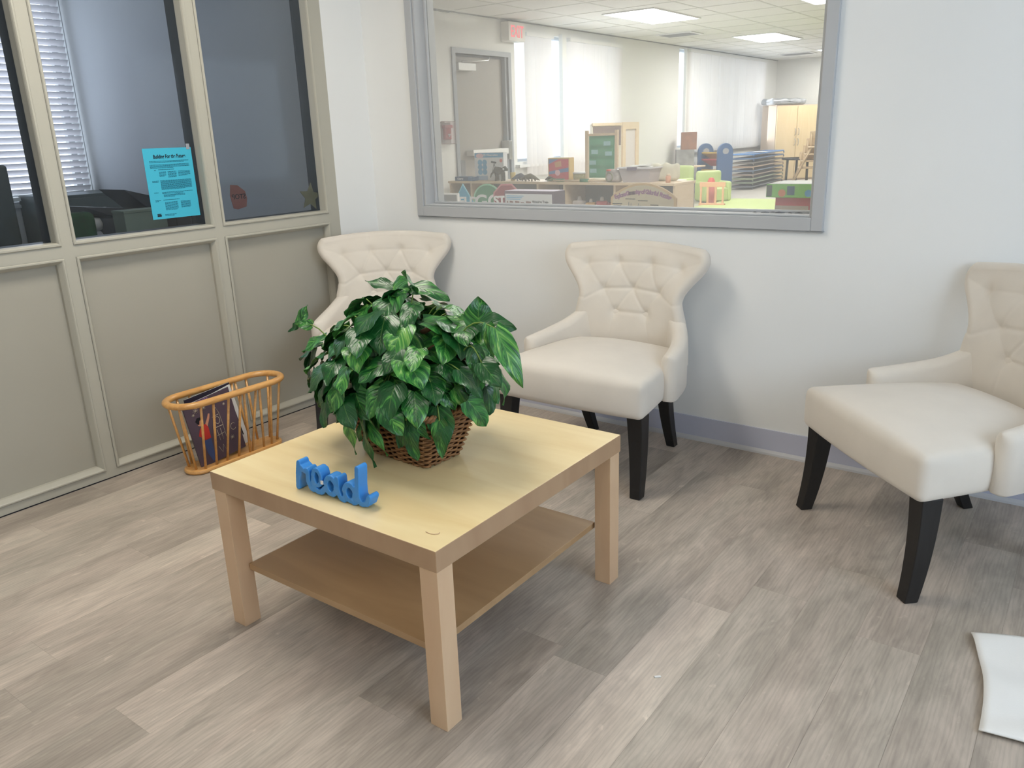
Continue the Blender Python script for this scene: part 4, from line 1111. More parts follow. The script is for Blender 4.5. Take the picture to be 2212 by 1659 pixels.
troffer(2.6, 5.6, .57, 1.12, 'added classroom ceiling light, unseen to the right of the window view', E_class, 'classroom ceiling lights')  # extra panel out of view, added to fill the classroom with light
troffer(.9, 1.9, .57, 1.12, 'added classroom ceiling light, unseen close to the dividing wall', E_class, 'classroom ceiling lights')  # likewise added out of view for classroom brightness
for (x, y, w__, l_, lab) in ((-1.80, 7.46, .50, .40, 'flat ceiling vent beside the largest classroom light'), (-1.70, 12.0, .56, .40, 'flat ceiling vent near the far end of the classroom')):
    v = thing('ceiling_vent', lab, 'vent', (x, y, H - .003))
    MB().box(-w__/2, w__/2, -l_/2, l_/2, -.010, 0).build('vent_frame', M_white, v)
    m = MB()
    for k in range(7): m.box(-w__/2 + .04, w__/2 - .04, -l_/2 + .03 + k * .048, -l_/2 + .048 + k * .048, -.014, -.010)
    m.build('louvres', M_grey, v)

# door with frame, closer, panic bar
M_door = mat('taupe grey door', srgb(150, 144, 138), .5, .4)
M_dfr = mat('cool grey door frame', srgb(148, 152, 158), .45, .5)
m = MB(); y0, y1 = 3.63, 4.52
for (a, b_, z0, z1) in ((y0 - .05, y0, ZF, 2.11), (y1, y1 + .05, ZF, 2.11), (y0, y1, 2.06, 2.11)): m.box(XO - .14, XO + .018, a, b_, z0, z1)
m.box(XO - .09, XO - .07, y0, y1, 2.04, 2.06); m.box(XO - .13, XO - .005, y1 - .035, y1, ZF, 2.06); m.box(XO - .13, XO - .045, y0, y0 + .02, ZF, 2.06)
dr = struct(m, 'door_1', M_dfr)
leafd = MB().box(XO - .10, XO - .055, y0 + .01, y1 - .03, ZF, 2.04).build('door_leaf', M_door, dr, bevel=.002)
MB().box(XO - .05, XO + .03, y0 + .03, y0 + .31, 1.90, 1.97).build('door_closer', M_white, dr, bevel=.004)
MB().tube([(XO, y0 + .12, 1.985), (XO + .10, y0 + .42, 2.0), (XO - .03, y0 + .62, 2.05)], .010, 6).build('closer_arm', M_chrome, dr)
MB().box(XO - .05, XO + .05, y0 + .18, y1 - .05, 1.06, 1.12).build('panic_bar', mat('brushed aluminium', (.75, .74, .72), .35, .5), dr, bevel=.005)
MB().box(XO - .05, XO + .06, y1 - .09, y1 - .03, 1.00, 1.20).build('latch_box', M_chrome, dr, bevel=.006)
MB().box(XO - .05, XO - .02, y0 + .05, y0 + .12, .70, 1.02).build('push_plate', M_grey, dr)

# windows + vertical blinds
M_vert = translucent('vertical blind vane', (.78, .75, .74), .24)
for i, (ya, yb, z0, z1) in enumerate(W_OPS[1:]):
    m = MB(); x0 = XO - .12
    for (a, b_, c, d) in ((ya, ya + .03, z0, z1), (yb - .03, yb, z0, z1), (ya + .03, yb - .03, z0, z0 + .03), (ya + .03, yb - .03, z1 - .03, z1)): m.box(x0, x0 + .05, a, b_, c, d)
    f = struct(m, 'window_%d' % (8 + i), mat('pale blue frame.%d' % i, srgb(190, 200, 214), .4))
    MB().box(x0 + .02, x0 + .025, ya + .03, yb - .03, z0 + .03, z1 - .03).build('glass_pane', M_glassp, f)
def vblind(ya, yb, z0, z1, label, pitch=.085, ang=62, skip=()):
    t = thing('vertical_blind', label, 'blind', (XO + .055, (ya + yb) / 2, z1), 0, 'vertical blinds along the classroom windows')
    l_ = (yb - ya) / 2
    MB().box(-.03, .03, -l_, l_, -.04, 0).build('head_rail', M_white, t)
    m = MB(); y = -l_ + .04; k = 0; rnd = random.Random(int(ya * 100))
    while y < l_ - .02:
        a = math.radians(ang + rnd.uniform(-15, 15)); dx, dy = math.cos(a) * .045, math.sin(a) * .045
        h_ = z1 - z0
        vs_ = []; n_ = 4
        for q in range(n_ + 1):
            s_ = -1 + 2 * q / n_; bow = .006 * (1 - s_ * s_)
            vs_ += [(dx * s_ + bow, y + dy * s_, -.04), (dx * s_ + bow, y + dy * s_, -h_)]
        m.add(vs_, [(2*q, 2*q + 1, 2*q + 3, 2*q + 2) for q in range(n_)], smooth=True); y += pitch; k += 1
    m.build('vanes', M_vert, t)
vblind(4.79, 5.33, .80, 2.33, 'cream vertical blind nearest the grey exit door')
vblind(5.68, 6.95, .78, 2.33, 'cream vertical blind right of the narrow mullion, behind the green pocket chart')
vblind(9.08, 12.50, .92, 2.40, 'wide white vertical blind at the far end of the classroom', pitch=.084, ang=66)
m = MB(); m.box(XO, XO + .05, 5.56, 5.65, .9, 2.36); m.box(XO, XO + .04, 9.03, 9.13, .9, 2.42); struct(m, 'trim_4', M_wallc)
struct(boxes((XO, XO + .06, 4.62, 6.95, .90, .93), (XO, XO + .06, 9.05, 12.5, .90, .93)), 'trim_5', M_white)

# exit sign, fire alarm
ex = thing('exit_sign', 'white box exit sign with red letters above the classroom blinds', 'exit sign', (XO, 4.57, 2.31))
MB().box(0, .11, -.15, .15, -.095, .095).build('sign_box', mat('ivory plastic', (.74, .72, .68), .5), ex, bevel=.006)
text_obj('exit_text', 'EXIT', .165, emis('red exit letters', (1.0, .22, .24), 1.1), ex, basis((.1115, 0, -.005), (0, 1, 0), (0, 0, 1)), .001, bold=.003, sx=.70)
fa = thing('fire_alarm_pull', 'red fire alarm pull under a clear cover beside the exit door', 'alarm', (XO, 3.44, 1.31))
M_red = mat('alarm red', srgb(176, 44, 52), .4)
m = MB(); m.box(0, .035, -.045, .045, -.075, .06); m.box(0, .045, -.06, .06, .035, .065); m.build('pull_station', M_red, fa, bevel=.003)
m = MB(); m.box(.045, .05, -.02, .02, -.035, -.02); m.box(.045, .05, -.005, .005, -.05, -.02); m.build('handle', M_white, fa)
MB().box(0, .07, -.085, .085, -.12, .10).build('clear_cover', glass('clear cover plastic', (.96, .93, .94), haze=.12, hazecol=(.85, .78, .78)), fa, bevel=.01)

# long low shelf unit (slightly turned), cubbies face this room
su = thing('cubby_shelf', 'long low maple cubby shelf in the classroom seen through the window', 'shelf', (-2.32, 3.30, ZF), math.radians(-3.0))
SH = .56; SL = 2.52; SD = .34
m = MB(); m.box(0, SL, -.02, SD, SH - .022, SH); m.build('shelf_top', M_maple, su, bevel=.002)
MB().box(0, SL, SD - .012, SD, .0, SH - .022).build('back_panel', mat('grey back panel', srgb(120, 116, 112), .6), su)
for k, x in enumerate((0.0, .28, 1.10, 1.40, 1.93, SL - .022)): MB().box(x, x + .022, 0, SD - .012, 0, SH - .022).build('divider', M_maple, su)
MB().box(.022, SL - .022, .004, SD - .014, .28, .30).build('middle_shelf', M_maple, su)
ca, sa = math.cos(math.radians(-3)), math.sin(math.radians(-3))
def on(x, y): return (-2.32 + x * ca - y * sa, 3.30 + x * sa + y * ca, ZF + SH)
ST = ZF + SH
M_sky = mat('sky blue print', srgb(76, 156, 200), .5); M_cardb = mat('kraft cardboard', srgb(196, 168, 130), .8)
def carton(name, label, cat, x, y, w_, d_, h_, rz, mats, z=None, group=None):
    """printed cardboard box; returns the Empty. front is -y"""
    px, py, pz = on(x, y) if z is None else (x, y, z)
    t = thing(name, label, cat, (px, py, pz), rz)
    MB().box(-w_/2, w_/2, -d_/2, d_/2, 0, h_).build('carton', mats, t, bevel=.002)
    return t
def flat_on(t, name, y, polys, m_, label=None, th=.0012):
    m = MB()
    for p in polys: m.prism(p, lambda a, b_, d: (a, d, b_), y, y - th)
    return m.build(name, m_, t, label=label)
def disc(cx, cz, r, n=18): return [(cx + r * math.cos(2*PI*k/n), cz + r * math.sin(2*PI*k/n)) for k in range(n)]
def rect(x0, x1, z0, z1): return [(x0, z0), (x1, z0), (x1, z1), (x0, z1)]
M_bwhite = mat('white box print', (.72, .73, .76), .5)
bt_ = carton('toy_box', 'white toy box printed with six blue circles and a telescope on tripod', 'box', .43, .15, .34, .07, .262, math.radians(4), M_bwhite)
flat_on(bt_, 'blue_band', -.035, [rect(-.165, .165, .215, .258)], M_sky)
for q, (a, b_) in enumerate([(-.105, .17), (-.05, .17), (-.105, .125), (-.05, .125), (-.105, .08), (-.05, .08)]): flat_on(bt_, 'printed_circle', -.035, [disc(a, b_, .027)], M_sky)
flat_on(bt_, 'brand_oval', -.0362, [[(x, z) for x, z in ((-.105 + .045 * math.cos(k * .35), .232 + .022 * math.sin(k * .35)) for k in range(18))]], mat('pink white print', srgb(226, 190, 200), .5))
text_obj('box_text', '3D Observation', .026, M_bwhite, bt_, basis((.02, -.0364, .238), (1, 0, 0), (0, 0, 1)), .0004, bold=.0006)
m = MB(); m.tube([(.03, -.037, .175), (.085, -.037, .165)], .009, 6); m.tube([(.06, -.037, .160), (.03, -.037, .06)], .002, 4); m.tube([(.06, -.037, .160), (.06, -.037, .10)], .002, 4); m.tube([(.06, -.037, .160), (.09, -.037, .07)], .002, 4)
m.build('printed_telescope', M_black, bt_)
flat_on(bt_, 'price_spot', -.035, [disc(.14, .185, .016)], mat('coral print', srgb(220, 110, 100), .5)); flat_on(bt_, 'grey_block', -.035, [rect(-.15, -.02, .004, .045)], mat('light blue print', srgb(150, 176, 204), .5))
b2 = carton('game_box', 'small flat dark blue game box at the left end of the shelf top', 'box', .155, .05, .15, .10, .040, math.radians(5), mat('navy print', srgb(54, 86, 122), .5))
text_obj('box_text', 'Cherry', .024, M_bwhite, b2, basis((-.01, -.0512, .020), (1, 0, 0), (0, 0, 1)), .0004, bold=.0006)
b3 = carton('game_box', 'small flat blue box tucked against the telescope toy box', 'box', .285, .04, .06, .10, .036, 0, mat('blue print', srgb(70, 110, 150), .5))
# dinosaur toy
dn = thing('toy_animal', 'dark furry toy animal standing before the telescope box on the shelf', 'toy', on(.62, .06))
M_dino = mat('olive brown rubber', srgb(66, 60, 44), .7, .3, noise=.4, nscale=60)
m = MB(); m.tube([(-.075, 0, .085), (-.05, 0, .10), (0, 0, .092), (.04, 0, .095)], .03, 10, rr=[.018, .034, .034, .02]); m.tube([(.03, 0, .10), (.06, 0, .115), (.085, 0, .10)], .022, 10, rr=[.02, .024, .012])
for x in (-.045, .03):
    for y in (-.016, .016): m.tube([(x, y, .08), (x + .006, y, .04), (x + .002, y, 0)], .011, 8, rr=[.014, .010, .012])
m.tube([(-.07, 0, .09), (-.11, 0, .06), (-.12, 0, .03)], .008, 6, rr=[.012, .008, .004]); m.build('body', M_dino, dn)
MB().lathe([(0, -.01), (.010, -.006), (.010, .006), (0, .01)], (.055, -.02, .112), 10).build('eye_patch', M_white, dn)
yb_ = thing('toy_cup', 'small yellow plastic cup behind the furry toy animal', 'toy', on(.71, .14))
MB().lathe([(0, 0), (.022, 0), (.028, .075), (.022, .075), (.018, .01)], (0, 0, 0), 14).build('cup_body', mat('straw yellow plastic', srgb(206, 182, 110), .5), yb_)
def lizard(x, y, L_, hgt, col, label, rz=0):
    t = thing('toy_dinosaur', label, 'toy', on(x, y), rz)
    m = MB(); m.tube([(-L_/2, 0, hgt * .25), (-L_ * .25, 0, hgt * .5), (0, 0, hgt * .62), (L_ * .22, 0, hgt * .45), (L_ * .5, 0, hgt * .12)], .02, 10, rr=[hgt * .12, hgt * .3, hgt * .36, hgt * .22, hgt * .04])
    for a in (-.2, .12):
        for s_ in (-1, 1): m.tube([(L_ * a, s_ * hgt * .2, hgt * .45), (L_ * a + .01, s_ * hgt * .45, 0.004)], hgt * .09, 6)
    m.build('body', mat('toy skin.' + label[:9], col, .6, .4, noise=.35, nscale=50), t)
    m = MB(); m.lathe([(0, -hgt*.15), (hgt * .16, -hgt * .05), (hgt * .16, hgt * .06), (0, hgt * .15)], (-L_/2, 0, hgt * .30), 10); m.build('head', mat('toy head.' + label[:9], col, .6), t)
    return t
lizard(.84, .10, .16, .075, srgb(84, 84, 96), 'grey blue toy dinosaur lying among the animals on the shelf', .2)
lizard(1.00, .04, .20, .075, srgb(110, 104, 84), 'brown toy dinosaur with humped back in the middle of the shelf', .1)
lizard(1.20, .08, .12, .05, srgb(70, 66, 50), 'small dark toy dinosaur right of the humped brown one', -.2)
lizard(1.28, .02, .12, .035, srgb(110, 126, 90), 'small green toy lizard lying left of the red toy box', .1)
bar = thing('wooden_stick_toy', 'long wooden stick toy with two green grips on the shelf edge', 'toy', on(1.52, .0))
MB().tube([(-.22, 0, .012), (.42, .02, .012)], .009, 8).build('stick', M_maple, bar); MB().tube([(-.20, .03, .012), (.40, .05, .012)], .008, 8).build('stick', M_maple, bar)
for x in (-.15, .10): MB().tube([(x - .04, .012, .012), (x + .04, .012, .012)], .017, 10).build('green_grip', mat('green grip.%d' % (x > 0), srgb(40, 120, 84), .5), bar)
M_redp = mat('red toy print', srgb(190, 60, 78), .5)
b4 = carton('toy_box', 'square red and blue toy box on the shelf left of the pocket chart', 'box', 1.28, .14, .215, .10, .205, math.radians(6), mat('tan toy box', srgb(206, 176, 110), .6))
flat_on(b4, 'front_picture', -.05, [rect(-.10, .10, .01, .195)], M_redp)
flat_on(b4, 'blue_stripe', -.0513, [[(-.10, .06), (.10, .085), (.10, .12), (-.10, .085)], [(-.10, .15), (.0, .195), (-.10, .195)]], mat('blue toy print', srgb(90, 120, 170), .5))
flat_on(b4, 'pink_spot', -.0520, [disc(-.01, .075, .026), ], mat('pink toy print', srgb(226, 180, 190), .5)); flat_on(b4, 'tan_patch', -.0513, [[(-.03, .12), (.03, .13), (.025, .18), (-.04, .165)]], mat('ochre print', srgb(196, 140, 90), .5))
cn = thing('round_tin', 'short round tin with pale lid between the red box and pocket chart', 'tin', on(1.49, .14))
MB().lathe([(0, 0), (.062, 0), (.062, .065), (0, .065)], (0, 0, 0), 24).build('tin_body', mat('olive patterned tin', srgb(168, 164, 120), .5, noise=.3, nscale=70), cn)
MB().lathe([(0, 0), (.066, 0), (.066, .014), (0, .014)], (0, 0, .065), 24).build('lid', M_bwhite, cn)
# pocket chart on stand
pc = thing('pocket_chart', 'green pocket chart in a maple stand on the shelf', 'pocket chart', on(1.72, .14), math.radians(-4))
for x in (-.155, .155): MB().box(x - .014, x + .014, -.012, .012, 0, .43).build('post', M_maple, pc, bevel=.002)
MB().box(-.155, .155, -.01, .01, .385, .405).build('top_bar', M_maple, pc)
for x in (-.155, .155): MB().box(x - .02, x + .02, -.07, .09, 0, .02).build('foot', M_maple, pc)
M_green = mat('green vinyl chart', srgb(46, 136, 96), .35, .5)
MB().box(-.13, .13, -.004, .004, .03, .385).build('chart', M_green, pc)
m = MB()
for k in range(4): m.box(-.125, .125, -.0065, -.0045, .05 + k * .085, .105 + k * .085)
m.build('clear_pocket', mat('glossy clear pocket', srgb(80, 160, 122), .12, .8), pc)
for (x, z) in ((.06, .32), (.075, .235), (-.09, .16), (-.085, .09), (-.07, .25)): MB().box(x - .035, x + .035, -.0075, -.0068, z - .018, z + .018).build('card', mat('pale blue card.%d' % int(z * 100), srgb(150, 196, 200), .3), pc)
# plastic tub with papers
tub = thing('storage_tub', 'clear plastic tub of papers and toys at the shelf end', 'tub', on(2.12, .13))
M_tub = glass('clear tub plastic', (.90, .88, .90), haze=.55, hazecol=(.85, .80, .84))
m = MB(); m.frus([(-.12, -.09, 0), (.12, -.09, 0), (.12, .09, 0), (-.12, .09, 0)], [(-.15, -.12, .115), (.15, -.12, .115), (.15, .12, .115), (-.15, .12, .115)]); m.build('tub_wall', M_tub, tub)
m = MB(); 
for (a, b_, c, d) in ((-.16, .16, -.13, -.12), (-.16, .16, .12, .13), (-.16, -.15, -.12, .12), (.15, .16, -.12, .12)): m.box(a, b_, c, d, .112, .124)
m.build('rim', mat('cloudy plastic rim', (.6, .6, .64), .3), tub)
MB().box(-.06, .03, -.138, -.130, .10, .126).build('latch', mat('mauve grey latch', srgb(110, 100, 122), .5), tub)
for k, (x, rz_, c_) in enumerate(((-.06, .3, (.7, .7, .68)), (.05, -.2, (.72, .70, .66)))): 
    o_ = MB().box(-.09, .09, -.06, .06, .125 + k * .007, .130 + k * .007).build('paper_sheet', M_paper, tub); o_.rotation_euler = (0.05, .06 * (1 - 2 * k), rz_)
MB().rbox((.0, .0, .055), (.09, .07, .045), .02, 3).build('contents', mat('mixed pale toys', srgb(196, 180, 184), .6, noise=.4, nscale=30), tub)
bag = thing('toy_bag', 'clear bag of toy wheels and paper left of the tub', 'bag', on(1.90, .06))
MB().rbox((0, 0, .055), (.07, .05, .055), .03, 4).build('bag_body', mat('crinkled clear bag', srgb(176, 170, 168), .25, .7, noise=.25, nscale=30, bump=.6, bscale=40), bag)
MB().tube([(-.02 + .032 * math.cos(k * .52), -.052, .045 + .036 * math.sin(k * .52)) for k in range(12)], .006, 6, closed=True).build('toy_wheel', mat('olive toy wheel', srgb(130, 132, 108), .5), bag)
MB().lathe([(0, 0), (.02, 0), (.02, .012), (0, .012)], (-.03, -.045, .095), 12).build('red_cap', mat('coral cap', srgb(222, 100, 82), .5), bag)
cup = thing('small_jar', 'little peach jar with lid at the right end of the shelf top', 'jar', on(2.42, .06))
MB().lathe([(0, 0), (.02, 0), (.022, .05), (.015, .055), (0, .055)], (0, 0, 0), 14).build('jar_body', mat('peach jar', srgb(214, 160, 130), .5), cup); MB().lathe([(0, 0), (.016, 0), (.016, .014), (0, .014)], (0, 0, .055), 12).build('lid', M_maple, cup)
bgp = thing('paper_pile', 'pale crumpled paper pile behind the storage tub', 'paper', on(2.26, .275))
MB().rbox((0, 0, .07), (.14, .05, .07), .04, 5, fn=lambda p: p + Vector((0, 0, .012 * math.sin(p.x * 60) * (1 if p.z > 0 else 0)))).build('crumpled_paper', mat('cream paper', srgb(214, 210, 190), .8), bgp)

# things stored in the cubbies
cb = thing('toy_crane', 'clear blue toy on the upper cubby level behind the STOP sign', 'toy', (-1.33, 3.32, ZF + .301))
MB().lathe([(0, 0), (.05, 0), (.03, .10), (.06, .16), (.08, .17), (0, .17)], (0, 0, 0), 14).build('toy_body', mat('icy blue plastic', srgb(150, 170, 204), .2, .7), cb)
for k, (x, z, c_, r, lab) in enumerate(((-.82, 0, (206, 196, 190), .045, 'pale toy car in the right cubby'), (-.70, 0, (206, 160, 84), .038, 'yellow toy block in the right cubby'), (-.585, 0, (180, 62, 60), .045, 'red and white toy drum in the right cubby'), (-.47, 0, (156, 90, 90), .040, 'dusky red toy in the right cubby'))):
    t = thing('toy_block', lab, 'toy', (x, 3.34, ZF + .301), .3 * k)
    MB().rbox((0, 0, r), (r * 1.2, r, r), r * .4, 3).build('block_body', mat('toy plastic.%d' % k, srgb(*c_), .5), t)
    MB().lathe([(0, 0), (r * .5, 0), (r * .3, r * .8), (0, r * .8)], (0, 0, 2 * r), 10).build('knob', mat('toy knob.%d' % k, srgb(220, 214, 206), .5), t)
bk_ = thing('storybook', 'dark storybook with white edge lying in the cubby', 'book', (-.90, 3.28, ZF + .301)); MB().box(-.07, .07, -.09, .09, 0, .02).build('cover', M_black, bk_); MB().box(-.066, .072, -.086, .086, .003, .017).build('pages', M_paper, bk_)

# toy road signs on poles in front of the shelf
def road_sign(x, y, label, poly, col, rim, zc, txt=None, ts=.1, tz=0, tx=0):
    t = thing('toy_road_sign', label, 'toy sign', (x, y, ZF), math.radians(22))
    MB().lathe([(0, 0), (.10, 0), (.10, .02), (.03, .035), (0, .035)], (0, 0, 0), 20).build('base', M_black, t)
    MB().tube([(0, 0.012, .03), (0, .012, zc)], .010, 8).build('pole', M_white, t)
    MB().prism([(a * 1.0, zc + b_) for a, b_ in poly], lambda a, b_, d: (a, d, b_), -.004, .004).build('sign_plate', rim, t)
    MB().prism([(a * .90, zc + b_ * .90) for a, b_ in poly], lambda a, b_, d: (a, d, b_), -.0055, -.0035).build('sign_face', col, t)
    if txt: text_obj('sign_text', txt, ts, M_white, t, basis((tx, -.0065, zc + tz), (1, 0, 0), (0, 0, 1)), .001, bold=.004)
    return t
M_yb = mat('light blue sign', srgb(70, 160, 196), .5); M_ybr = mat('pale blue rim', srgb(140, 204, 224), .5)
M_gg = mat('green sign', srgb(56, 134, 92), .5); M_ggr = mat('pale green rim', srgb(150, 206, 170), .5)
M_st = mat('dull red sign', srgb(140, 58, 66), .5); M_str = mat('pink rim', srgb(196, 120, 128), .5)
road_sign(-1.50, 2.52, 'blue triangular toy road sign left of the green round one', [(-.0, .165), (-.14, -.02), (0, -.20), (.14, -.02)] and [(0, .165), (-.185, -.155), (.185, -.155)], M_yb, M_ybr, .425, 'YIELD', .10, .01)
road_sign(-1.33, 2.64, 'green round toy road sign with white letters', disc(0, 0, .125, 32), M_gg, M_ggr, .455, 'GO', .16, -.03, .01)
road_sign(-1.06, 2.56, 'dull red octagonal toy road sign partly behind the purple box', [(.125 * math.cos(PI/8 + k * PI/4), .125 * math.sin(PI/8 + k * PI/4)) for k in range(8)], M_st, M_str, .47, 'STOP', .095, -.02)

# low bookcase under the window, boxes on it
lb = thing('low_bookcase', 'low maple bookcase hidden under the classroom window sill', 'bookcase', (1.2, .33, ZF))
MB().box(-1.1, 1.05, -.17, .27, .50, .52).build('bookcase_top', M_maple, lb)
for x in (-1.1, -.4, .35, 1.03): MB().box(x, x + .02, -.17, .27, 0, .50).build('upright', M_maple, lb)
MB().box(-1.08, 1.03, -.17, -.15, .0, .50).build('back', M_maple, lb)
ZT_ = ZF + .52
M_pur = mat('aubergine box', srgb(92, 78, 96), .5)
b5 = thing('block_set_box', 'aubergine box with white label showing brown wooden blocks, on the sill side', 'box', (.705, .44, ZT_), math.radians(0))
MB().box(-.152, .152, -.07, .03, 0, .186).build('carton', M_pur, b5, bevel=.002)
MB().box(-.148, .148, -.069, .028, .1862, .1875).build('white_top', mat('lilac white card', srgb(206, 198, 214), .5), b5)
flat_on(b5, 'front_label', -.07, [rect(-.146, .140, .02, .172)], mat('grey white label', srgb(200, 202, 206), .5))
for k, (a, w__, h_) in enumerate(((-.138, .012, .05), (-.120, .026, .05), (-.086, .030, .05), (-.050, .024, .046), (-.018, .034, .05))): flat_on(b5, 'printed_block', -.0713, [[(a, .085), (a + w__, .087), (a + w__ - .002, .085 + h_), (a + .002, .087 + h_)]], mat('brown block print.%d' % k, srgb(122, 84, 76), .6))
for k in range(3): flat_on(b5, 'printed_line', -.0713, [rect(-.138, -.03 - .01 * k, .160 - k * .008, .163 - k * .008)], M_sky)
text_obj('box_text', 'Wooden Train', .016, M_ink, b5, basis((.070, -.0716, .134), (1, 0, 0), (0, 0, 1)), .0003, bold=.0006); text_obj('box_text', 'Bridge', .016, M_ink, b5, basis((.050, -.0716, .122), (1, 0, 0), (0, 0, 1)), .0003, bold=.0006)
flat_on(b5, 'printed_bridge', -.0713, [rect(.04, .124, .088, .093), rect(.04, .046, .088, .110), rect(.118, .124, .088, .110)], M_grey)
b6 = thing('display_card', 'tan display board with arched top and purple heading behind the sill', 'display board', (1.345, .36, ZT_))
arch = [(-.165, 0), (.165, 0), (.165, .165)] + [(.165 - .33 * k / 14, .165 + .065 * math.sin(PI * k / 14) ** .8) for k in range(1, 14)] + [(-.165, .165)]
MB().prism(arch, lambda a, b_, d: (a, d, b_), 0, .012).build('board', M_cardb, b6)
MB().prism([(a * .93, .004 + b_ * .94) for a, b_ in arch], lambda a, b_, d: (a, d, b_), -.0008, 0).build('board_face', mat('beige board face', srgb(190, 178, 154), .7), b6)
mp_ = mat('mauve heading print', srgb(150, 100, 140), .6)
word = 'Explore Community of Colorful Bottles'
n_ = len(word)
for q, ch in enumerate(word):
    if ch == ' ': continue
    u = -1 + 2 * q / (n_ - 1); ang = -u * .42
    text_obj('heading_letter', ch, .026, mp_, b6, basis((u * .138, -.0012, .175 + .028 * math.cos(u * 1.45) - .012), (math.cos(ang), 0, math.sin(ang)), (-math.sin(ang), 0, math.cos(ang))), .0003, bold=.0016)
for k, (x, h_) in enumerate(((-.09, .035), (-.07, .055), (-.058, .05), (-.02, .05), (-.008, .042), (.01, .03), (.028, .028), (.07, .022))): flat_on(b6, 'printed_bottle', -.0009, [[(x - .005, .09), (x + .005, .09), (x + .005, .09 + h_ * .6), (x + .0015, .09 + h_ * .75), (x + .0015, .09 + h_), (x - .0015, .09 + h_), (x - .0015, .09 + h_ * .75), (x - .005, .09 + h_ * .6)]], M_grey)
for (x, z, w__) in ((-.062, .157, .05), (.002, .150, .05), (.06, .132, .04), (-.13, .135, .05), (-.13, .127, .04)): flat_on(b6, 'caption_line', -.0009, [rect(x - w__/2, x + w__/2, z, z + .003)], M_ink)
flat_on(b6, 'lilac_panel', -.0009, [rect(.06, .145, .08, .115)], mat('lilac print', srgb(184, 172, 190), .6))
b7 = thing('toy_box', 'red toy box with grey front panel under the green one at the right', 'box', (2.09, .42, ZT_), 0)
MB().box(-.135, .12, -.07, .12, 0, .178).build('carton', mat('red box print', srgb(190, 72, 78), .5), b7, bevel=.002)
flat_on(b7, 'front_label', -.07, [rect(-.135, .0, .095, .145)], mat('greige print', srgb(178, 166, 156), .5)); flat_on(b7, 'white_edge', -.07, [rect(-.135, .0, .085, .091)], M_bwhite)
text_obj('box_text', 'MR.SL', .012, M_redp, b7, basis((-.025, -.0716, .118), (1, 0, 0), (0, 0, 1)), .0003)
b8 = thing('toy_box', 'bright green toy box with blue and orange toys, stacked on the red box', 'box', (2.075, .40, ZT_ + .179), 0)
MB().box(-.15, .14, -.08, .14, 0, .053).build('carton', mat('lime box print', srgb(118, 190, 78), .5), b8, bevel=.002)
flat_on(b8, 'barcode_end', -.08, [rect(-.148, -.126, .004, .049)], mat('dark green print', srgb(70, 84, 66), .5))
flat_on(b8, 'printed_toy', -.08, [rect(-.065, -.035, .01, .045)], mat('steel blue print', srgb(56, 96, 116), .5), 'steel blue print'); flat_on(b8, 'printed_ball', -.0813, [disc(-.085, .018, .015)], mat('orange print', srgb(206, 130, 80), .5), 'orange print')
flat_on(b8, 'printed_figure', -.08, [[(.02, .006), (.075, .006), (.07, .046), (.04, .046)]], mat('teal print', srgb(70, 112, 130), .5)); flat_on(b8, 'printed_ball', -.0813, [disc(.02, .018, .014)], M_sky, 'sky blue print')
MB().box(-.145, .135, -.075, .135, .0532, .0545).build('grey_top', mat('grey box top', srgb(170, 172, 166), .4), b8)
b9 = thing('picture_frame', 'white framed picture lying low at the left corner of the window', 'picture frame', (.215, .46, ZT_), 0)
b9.location = (.13, .45, ZT_)
m = MB()
for (a, b_, c, d) in ((-.11, .05, .155, .163), (.043, .05, .0, .155), (-.11, -.103, .0, .155)): m.box(a, b_, -.008, .008, c, d)
m.build('frame', M_white, b9); MB().box(-.103, .043, 0, .004, 0, .155).build('picture', M_grey, b9)

# far part of the classroom ----------------------------------------------------
# felt board panels on the window-side wall
fp = thing('wall_board', 'maple framed display panel with brown felt top against the classroom wall', 'display panel', (XO + .07, 6.55, ZF))
MB().box(0, .03, -.40, .36, .0, 1.07).build('backing', mat('cream board', srgb(208, 200, 184), .6), fp)
MB().box(.031, .036, -.38, .34, .80, 1.04).build('felt_top', mat('brown felt', srgb(112, 96, 92), .9), fp); MB().box(.02, .045, -.40, .36, 1.05, 1.085).build('top_rail', M_maple, fp)
f2 = thing('frame_panel', 'tall maple framed white panel beside the felt board', 'frame', (XO + .07, 7.16, ZF))
m = MB(); m.box(0, .04, -.22, -.14, 0, 1.09); m.box(0, .04, .16, .24, 0, 1.09); m.box(0, .04, -.14, .16, 1.0, 1.09); m.build('frame', M_maple, f2); MB().box(.01, .02, -.14, .16, 0, 1.0).build('white_sheet', mat('pinkish white sheet', srgb(214, 206, 204), .6), f2)
# green toddler armchairs
M_lime = mat('lime green vinyl', srgb(190, 206, 142), .5, .4)
def armchair(loc, rz, s_, label):
    t = thing('toddler_armchair', label, 'chair', loc, rz, 'lime green toddler armchairs'); h = s_
    MB().rbox((0, 0, .14 * h), (.22 * h, .22 * h, .13 * h), .03, 4).build('seat', M_lime, t)
    MB().rbox((0, .20 * h, .30 * h), (.27 * h, .06 * h, .29 * h), .04, 4).build('backrest', M_lime, t)
    for sx in (-1, 1): MB().rbox((sx * .25 * h, 0, .20 * h), (.05 * h, .22 * h, .19 * h), .035, 4).build('armrest', M_lime, t)
    return t
armchair((-1.42, 7.85, ZF), .9, .70, 'lime green toddler armchair behind the little wooden play pen')
armchair((-1.98, 7.75, ZF), -.2, .82, 'lime green toddler armchair behind the classroom activity table')
